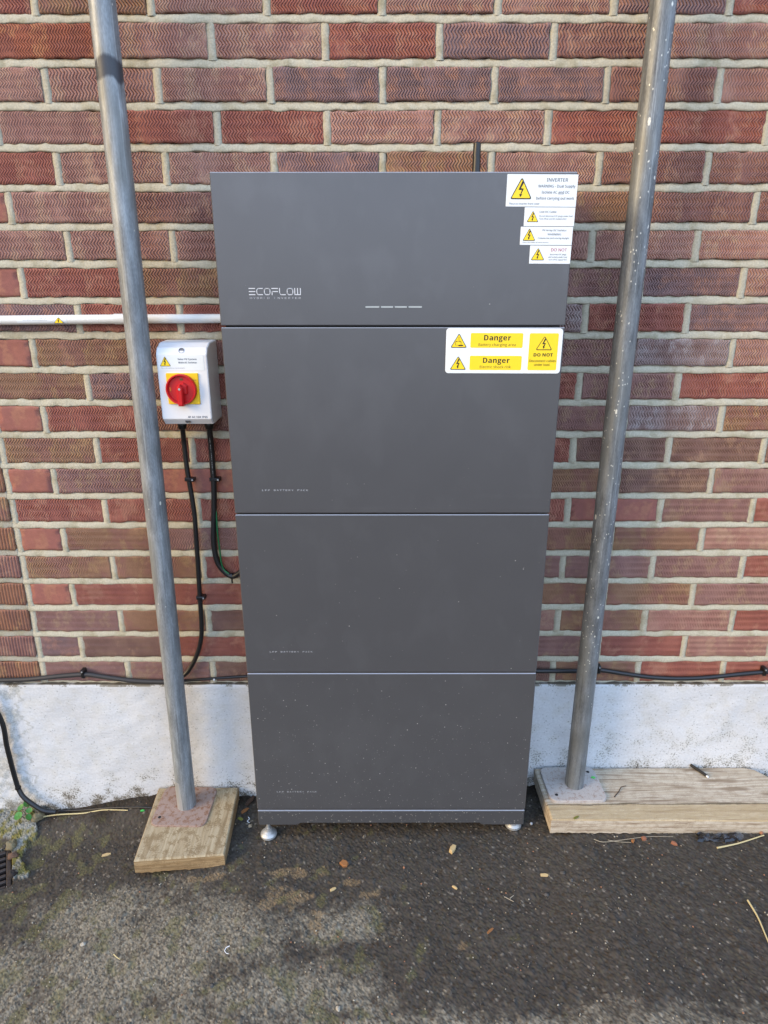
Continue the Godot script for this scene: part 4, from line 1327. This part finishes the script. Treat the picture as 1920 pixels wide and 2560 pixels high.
func make_litter() -> void:
	var wp := thing("weed", "small green weed with round leaves growing by the broken plinth edge", "weed", Vector3(-0.998, ground_y(-0.998, 0.045) + 0.008, 0.045))
	rng.seed = 5
	for q in [[-0.012, 0.034, -0.030, 0.0125, 0.3], [-0.020, 0.022, 0.008, 0.0125, -0.2], [0.006, 0.018, 0.006, 0.0095, 0.4], [0.002, 0.026, -0.010, 0.0085, 0.1], [-0.025, 0.030, -0.014, 0.010, -0.35]]:
		var tip := Vector3(q[0], q[1], q[2])
		var lf := part("leaf", leaf_mesh(q[3], 0.002), M.leaf_green, wp, tip)
		lf.rotation = Vector3(0.45 + q[4] * 0.6, q[4] * 5.0, q[4])
		part("stem", tube(smooth_path([Vector3(0.004, -0.002, 0.0), tip * Vector3(0.5, 0.75, 0.5), tip], 0.006), 0.0009, 6), M.stem, wp)
	for q in [[-0.972, 0.040, 0.010, 0.012, 0.017, "smooth tan pebble beside the green weed"], [-0.976, 0.018, 0.009, 0.009, 0.012, "grey pebble at the foot of the broken plinth"], [-1.012, 0.112, 0.013, 0.013, 0.014, "rough mossy stone lying on the drain edge"], [-0.992, 0.142, 0.009, 0.008, 0.014, "brown stone beside the drain grate"], [-0.960, 0.203, 0.011, 0.010, 0.010, "dark round clod on the corner of the drain grate"]]:
		var r := RandomNumberGenerator.new()
		r.seed = int(q[1] * 10000)
		var mm: Material = M.stone_tan if q[5].contains("tan") or q[5].contains("mossy") else (M.stone_brown if q[5].contains("brown") else (M.soil if q[5].contains("dark") else M.stone_grey))
		var o := part("stone", pebble(r, Vector3(q[2], q[3], q[4])), mm, self, Vector3(q[0], ground_y(q[0], q[1]) + q[3] * 0.55 + 0.006, q[1]))
		o.rotation.y = q[0] * 30.0
		tag(o, q[5], "stone")
	chip("pale rectangular wood chip lying between the drain and the short board", "wood_chip", "wood chip", -0.733, 0.159, 0.024, 0.008, 0.004, 0.35, M.wood_pale)
	chip("brown broken wood chip on tarmac in front of the cabinet", "wood_chip", "wood chip", -0.097, 0.250, 0.022, 0.016, 0.007, -0.6, M.wood_brown)
	chip("upright pale wood chip beside a tiny green speck in front of the cabinet", "wood_chip", "wood chip", 0.172, 0.220, 0.026, 0.014, 0.009, 1.0, M.wood_pale)
	chip("small curled tan chip below the sandy stain", "wood_chip", "wood chip", -0.121, 0.320, 0.015, 0.007, 0.004, 0.5, M.wood_pale)
	chip("small yellow seed husk on dark tarmac", "seed_husk", "husk", 0.167, 0.328, 0.013, 0.006, 0.004, -0.8, M.wood_pale)
	chip("reddish brown splinter on open tarmac", "wood_chip", "wood chip", 0.232, 0.439, 0.020, 0.006, 0.003, 0.6, M.wood_brown)
	chip("pale dry leaf flake near the long board", "leaf_flake", "leaf", 0.383, 0.307, 0.024, 0.009, 0.002, -0.15, M.wood_pale)
	chip("orange brick crumb on tarmac with a pale end", "brick_crumb", "crumb", 0.718, 0.236, 0.014, 0.009, 0.006, -0.7, M.brick_orange)
	chip("round orange brick crumb near the long board", "brick_crumb", "crumb", 0.650, 0.219, 0.011, 0.010, 0.006, 0.2, M.brick_orange)
	chip("tan brick crumb touching the dry wisps", "brick_crumb", "crumb", 0.620, 0.225, 0.010, 0.008, 0.005, 0.9, M.wood_brown)
	chip("bright green plastic offcut on the pale base plate", "plastic_offcut", "offcut", 0.5674, 0.0604, 0.011, 0.005, 0.004, -0.4, M.green_bit, 0.0425)
	chip("bright green plastic offcut on soil beside the short board", "plastic_offcut", "offcut", -0.672, 0.050, 0.011, 0.006, 0.004, 0.2, M.green_bit)
	chip("olive green leaf stuck on the long board edge", "leaf_flake", "leaf", 0.484, 0.193, 0.020, 0.008, 0.001, 0.5, M.leaf_olive, 0.0345)
	chip("orange brown leaf scrap between the short board and the cabinet", "leaf_flake", "leaf", -0.385, 0.060, 0.024, 0.012, 0.002, 0.9, M.wood_brown)
	chip("dark bark strip between the short board and the cabinet", "bark_strip", "bark", -0.376, 0.030, 0.040, 0.013, 0.004, 1.2, M.bark)
	chip("curled brown leaf scrap lying on soil behind the short board corner", "leaf_flake", "leaf", -0.392, 0.085, 0.018, 0.010, 0.002, -0.5, M.leaf_olive)
	chip("small white plaster crumb between the long board and the cabinet", "plaster_crumb", "crumb", 0.385, 0.150, 0.007, 0.006, 0.005, 0.3, M.print_soft)
	stalk("pale straw lying across the cable by the broken plinth", "straw", "straw", [Vector2(-1.01, 0.040), Vector2(-0.93, 0.030), Vector2(-0.85, 0.030), Vector2(-0.79, 0.032), Vector2(-0.715, 0.045)], 0.0022, M.straw)
	stalk("long pale straw lying off the end of the long board", "straw", "straw", [Vector2(0.815, 0.253), Vector2(0.875, 0.238), Vector2(0.950, 0.216)], 0.0022, M.straw)
	stalk("pale knotted straw lying alone on the tarmac", "straw", "straw", [Vector2(0.812, 0.396), Vector2(0.812, 0.435), Vector2(0.806, 0.475), Vector2(0.800, 0.51)], 0.0021, M.straw)
	stalk("short straw fragment on the dry dusty tarmac", "straw", "straw", [Vector2(-0.597, 0.443), Vector2(-0.588, 0.450), Vector2(-0.578, 0.456)], 0.0013, M.straw)
	stalk("white curled fibre on the dusty tarmac", "fibre", "fibre", [Vector2(-0.338, 0.447), Vector2(-0.345, 0.450), Vector2(-0.347, 0.457), Vector2(-0.342, 0.463), Vector2(-0.336, 0.465)], 0.0009, M.print_white)
	stalk("white curled fibre between the short board and the cabinet", "fibre", "fibre", [Vector2(-0.371, 0.080), Vector2(-0.366, 0.086), Vector2(-0.372, 0.092), Vector2(-0.364, 0.098)], 0.0012, M.print_white)
	stalk("dry wisps of grass along the long board", "grass_wisp", "grass", [Vector2(0.525, 0.218), Vector2(0.545, 0.226), Vector2(0.585, 0.220), Vector2(0.66, 0.214), Vector2(0.73, 0.212)], 0.0009, M.straw_grey)
	stalk("forked dry wisp of grass beside the brick crumbs", "grass_wisp", "grass", [Vector2(0.560, 0.219), Vector2(0.585, 0.224), Vector2(0.615, 0.228)], 0.0009, M.straw_grey)
	stalk("thin pale twig on dark tarmac right of the cabinet", "twig", "twig", [Vector2(0.278, 0.355), Vector2(0.288, 0.362), Vector2(0.297, 0.369)], 0.0012, M.straw_grey)
	stalk("short pale twig crossing the thin twig", "twig", "twig", [Vector2(0.290, 0.360), Vector2(0.300, 0.353)], 0.0012, M.straw_grey)
	stalk("forked brown twig lying on the long board", "twig", "twig", [Vector2(0.604, 0.1235), Vector2(0.622, 0.105), Vector2(0.634, 0.090), Vector2(0.648, 0.087)], 0.0014, M.bark, 0.0365)
	# offcut of black cable with a white core
	var oc := thing("cable_offcut", "short black cable offcut with white end on the long board", "offcut", Vector3(0.866, 0.0445, 0.030))
	part("sheath", tube(PackedVector3Array([Vector3(-0.010, 0.0, -0.020), Vector3(0.002, 0.0, 0.0), Vector3(0.013, 0.0, 0.022)]), 0.0042, 12), M.rubber, oc)
	part("core_end", tube(PackedVector3Array([Vector3(0.013, -0.001, 0.022), Vector3(0.0155, -0.001, 0.027)]), 0.0025, 10), M.print_white, oc)
	# crumpled plastic scrap
	var pt := thing("plastic_scrap", "crumpled clear and black plastic scrap in front of the long board", "scrap", Vector3(0.83, ground_y(0.83, 0.222) + 0.004, 0.222))
	var n := noise(30.0, 71, 2)
	for s in 2:
		var pos := PackedVector3Array()
		var uv := PackedVector2Array()
		for j in 7:
			for i in 19:
				var x := -0.05 + 0.1 * i / 18.0
				var z := 0.011 - 0.022 * j / 6.0
				pos.append(Vector3(x + n.get_noise_2d(z * 3, x + s) * 0.01, 0.004 + n.get_noise_2d(x * 1.6 + s * 3.0, z * 1.6) * 0.011, z + n.get_noise_2d(x, s * 5.0) * 0.006))
				uv.append(Vector2(i / 18.0, j / 6.0))
		part("film", grid(pos, uv, 19, 7), M.film_black if s == 0 else M.film_clear, pt, Vector3(s * 0.012, s * 0.002, 0))
	# loose grit scattered over the yard
	rng.seed = 1234
	var mm := MultiMesh.new()
	mm.transform_format = MultiMesh.TRANSFORM_3D
	mm.use_colors = true
	var gr := RandomNumberGenerator.new()
	gr.seed = 3
	mm.mesh = pebble(gr, Vector3(1.0, 0.7, 0.9))
	mm.instance_count = 2600
	for i in 2600:
		var x := rng.randf_range(-1.2, 1.2)
		var z := rng.randf_range(0.02, 0.75)
		var big := rng.randf() < 0.02
		var s := rng.randf_range(0.0008, 0.0019) if not big else rng.randf_range(0.003, 0.0055)
		var b := Basis(Vector3.UP, rng.randf() * TAU).scaled(Vector3(s * rng.randf_range(0.7, 1.3), s, s))
		mm.set_instance_transform(i, Transform3D(b, Vector3(x, ground_y(x, z) + 0.0022, z)))
		var k := rng.randf()
		var c := Color(0.075, 0.066, 0.056)
		if k < 0.11:
			c = Color(0.33, 0.30, 0.24)
		elif k < 0.30:
			c = Color(0.30, 0.24, 0.16)
		elif k < 0.36:
			c = Color(0.28, 0.13, 0.07)
		elif big:
			c = Color(0.07, 0.063, 0.054)
		mm.set_instance_color(i, c)
	var mi := MultiMeshInstance3D.new()
	mi.name = "loose_grit"
	mi.multimesh = mm
	var gm := mat(Color.WHITE, 0.85)
	gm.vertex_color_use_as_albedo = true
	mi.material_override = gm
	add_child(mi)
	mi.set_meta("kind", "stuff")
	tag(mi, "pale and grey loose grit scattered over the tarmac", "grit")

func make_materials() -> void:
	var mortar_t := []
	for v in 2:
		var d := PackedByteArray()
		var w := 256
		d.resize(w * w * 3)
		var a := noise(0.02, 501 + v, 4).get_seamless_image(w, w)
		var b := noise(0.22, 503 + v, 2).get_seamless_image(w, w)
		for i in w * w:
			var l := a.get_pixel(i % w, i / w).r - 0.5
			var f := b.get_pixel(i % w, i / w).r - 0.5
			var c := Color(0.675, 0.648, 0.565) if v == 0 else Color(0.58, 0.56, 0.50)
			c = c.lerp(Color(0.50, 0.47, 0.36), clampf(l * 1.5 - 0.05, 0.0, 0.6))
			put(d, i * 3, c * (1.0 + 0.22 * f))
		mortar_t.append(tex(w, w, d))
	for q in [["mortar", 0], ["mortar_grey", 1]]:
		var m := tmat(mortar_t[q[1]], 0.92)
		m.uv1_triplanar = true
		m.uv1_scale = Vector3.ONE * 3.5
		m.heightmap_enabled = true
		m.heightmap_texture = bump_tex(0.12, 510, 3)
		m.heightmap_scale = 0.05
		M[q[0]] = m
	M.brick_far = mat(Color(0.52, 0.36, 0.31), 0.9)
	M.black = mat(Color(0.03, 0.03, 0.032), 0.7)
	M.base_paint = mat(Color(0.335, 0.335, 0.34), 0.38, 0.45)
	M.highlight_pale = mat(Color(0.60, 0.61, 0.635), 0.38, 0.5)  # lighter than the cabinet paint, imitates sky glinting on the top edges
	M.grit = mat(Color(0.72, 0.70, 0.66), 0.9)
	M.zinc = mat(Color(0.68, 0.685, 0.68), 0.48, 0.6)
	M.plastic = mat(Color(0.045, 0.046, 0.05), 0.38)
	M.strip = mat(Color(0.62, 0.645, 0.64), 0.35)
	M.print_white = mat(Color(0.86, 0.87, 0.88), 0.6)
	M.print_soft = mat(Color(0.66, 0.67, 0.68), 0.6)
	M.print_logo = mat(Color(0.78, 0.79, 0.80), 0.6)
	M.print_dull = mat(Color(0.50, 0.50, 0.49), 0.7)
	M.sticker = mat(Color(0.86, 0.88, 0.88), 0.38)
	M.sign_yellow = mat(Color(0.93, 0.80, 0.07), 0.45)
	M.ink = mat(Color(0.07, 0.07, 0.06), 0.55)
	M.ink_blue = mat(Color(0.17, 0.20, 0.27), 0.55)
	M.ink_grey = mat(Color(0.33, 0.35, 0.39), 0.55)
	M.ink_red = mat(Color(0.68, 0.12, 0.25), 0.55)
	M.abs_white = mat(Color(0.85, 0.855, 0.86), 0.4)
	M.screw = mat(Color(0.42, 0.42, 0.43), 0.5, 0.3)
	M.yellow_plastic = mat(Color(0.92, 0.74, 0.04), 0.38)
	M.red_plastic = mat(Color(0.72, 0.065, 0.085), 0.34)
	M.window_olive = mat(Color(0.30, 0.29, 0.05), 0.4)
	M.orange_mark = mat(Color(0.85, 0.42, 0.06), 0.5)
	M.rubber = mat(Color(0.085, 0.085, 0.088), 0.42)
	M.rubber_dusty = mat(Color(0.16, 0.155, 0.155), 0.6)
	M.clip = mat(Color(0.055, 0.055, 0.06), 0.42)
	M.green_wire = mat(Color(0.03, 0.36, 0.20), 0.45)
	M.pvc = mat(Color(0.84, 0.84, 0.82), 0.33)
	M.iron = mat(Color(0.23, 0.20, 0.185), 0.7, 0.3)
	M.wood_pale = mat(Color(0.70, 0.60, 0.42), 0.85)
	M.wood_brown = mat(Color(0.52, 0.34, 0.18), 0.85)
	M.brick_orange = mat(Color(0.52, 0.34, 0.25), 0.95)
	M.green_bit = mat(Color(0.25, 0.66, 0.28), 0.45)
	M.leaf_olive = mat(Color(0.42, 0.42, 0.16), 0.7)
	M.leaf_green = mat(Color(0.25, 0.46, 0.18), 0.5)
	M.leaf_green.backlight_enabled = true
	M.leaf_green.backlight = Color(0.12, 0.2, 0.05)
	M.stem = mat(Color(0.36, 0.30, 0.16), 0.7)
	M.bark = mat(Color(0.24, 0.17, 0.12), 0.9)
	M.straw = mat(Color(0.72, 0.66, 0.48), 0.7)
	M.straw_grey = mat(Color(0.58, 0.54, 0.46), 0.8)
	M.soil = mat(Color(0.17, 0.14, 0.12), 0.95)
	M.stone_tan = mat(Color(0.44, 0.40, 0.30), 0.95)
	M.stone_brown = mat(Color(0.36, 0.27, 0.21), 0.95)
	M.stone_grey = mat(Color(0.38, 0.37, 0.34), 0.95)
	M.film_black = mat(Color(0.10, 0.10, 0.11), 0.25)
	M.film_clear = mat(Color(0.35, 0.36, 0.38, 0.35), 0.3)
	M.film_clear.transparency = BaseMaterial3D.TRANSPARENCY_ALPHA
	M.pole_a = tmat(pole_texture(601, 0.1, 14, 1.71), 0.52, 0.3)
	M.pole_b = tmat(pole_texture(651, 0.8, 520, -1.0), 0.50, 0.3)
	for k in ["pole_a", "pole_b"]:
		M[k].uv1_scale = Vector3(1, 1 / 1.95, 1)
	var none := Color(0, 0, 0, 0)
	M.board_short = tmat(board_texture(701, 384, 320, Color(0.64, 0.585, 0.475), Color(0.59, 0.525, 0.41), Color(0.48, 0.405, 0.29), none, 0.85), 0.9)
	M.board_end = tmat(board_texture(711, 384, 96, Color(0.60, 0.51, 0.37), Color(0.52, 0.42, 0.28), Color(0.43, 0.34, 0.22), none, 0.6), 0.9)
	M.board_long = tmat(board_texture(721, 1024, 288, Color(0.72, 0.675, 0.60), Color(0.635, 0.58, 0.495), Color(0.48, 0.41, 0.33), Color(0.66, 0.575, 0.42)), 0.9)
	M.board_long_edge = tmat(board_texture(731, 512, 96, Color(0.72, 0.675, 0.60), Color(0.635, 0.58, 0.495), Color(0.48, 0.41, 0.33), none, 0.3), 0.92)
	for q in [["plate_rust", Color(0.56, 0.48, 0.435), Color(0.45, 0.30, 0.21), 741], ["plate_pale", Color(0.64, 0.615, 0.59), Color(0.53, 0.46, 0.42), 751]]:
		var w := 192
		var d := PackedByteArray()
		d.resize(w * w * 3)
		var a := noise(0.05, q[3], 5)
		var f := noise(0.3, q[3] + 1, 2)
		for y in w:
			for x in w:
				var t := a.get_noise_2d(x, y) + 0.45 * f.get_noise_2d(x, y)
				var c: Color = q[1]
				c = c.lerp(q[2], smoothstep(-0.1 if q[3] == 741 else 0.1, 0.8, t))
				if f.get_noise_2d(x * 0.6 + 900.0, y * 0.6) > 0.62:
					c = c * 0.75
				put(d, (y * w + x) * 3, c * (1.0 + 0.08 * f.get_noise_2d(x, y + 400.0)))
		var m := tmat(tex(w, w, d), 0.8, 0.0)
		m.uv1_triplanar = true
		m.uv1_scale = Vector3.ONE * 6.0
		M[q[0]] = m

func _ready() -> void:
	# camera
	var cam := Camera3D.new()
	cam.name = "camera"
	add_child(cam)
	cam.position = Vector3(-0.0002, 1.2608, 1.4859)
	cam.rotation = Vector3(-0.3111, -0.0006, -0.0005)
	cam.fov = 77.51
	cam.near = 0.05
	cam.far = 300.0
	cam.current = true
	# sky, exposure
	var env := Environment.new()
	var sm := ProceduralSkyMaterial.new()
	sm.sky_top_color = Color(0.62, 0.73, 0.885)
	sm.sky_horizon_color = Color(0.855, 0.882, 0.92)
	sm.sky_curve = 0.18
	sm.ground_bottom_color = Color(0.20, 0.19, 0.18)
	sm.ground_horizon_color = Color(0.50, 0.49, 0.47)
	sm.sun_angle_max = 30.0
	var sky := Sky.new()
	sky.sky_material = sm
	env.background_mode = Environment.BG_SKY
	env.sky = sky
	env.tonemap_mode = Environment.TONE_MAPPER_LINEAR
	env.tonemap_exposure = 3.8
	env.sdfgi_enabled = true
	env.ssao_enabled = true
	env.ssil_enabled = true
	var we := WorldEnvironment.new()
	we.name = "world_environment"
	we.environment = env
	add_child(we)
	# low bright light from the open end of the yard on the left
	var sun := DirectionalLight3D.new()
	sun.name = "sun"
	add_child(sun)
	sun.look_at_from_position(Vector3(-1.0, 0.42, 0.55), Vector3.ZERO)
	sun.light_energy = 0.32
	sun.light_color = Color(1.0, 0.88, 0.70)
	sun.light_angular_distance = 28.0
	sun.shadow_enabled = true
	make_materials()
	make_ground()
	make_wall()
	make_cabinet()
	make_isolator()
	make_cables()
	make_scaffold()
	make_drain()
	make_litter()
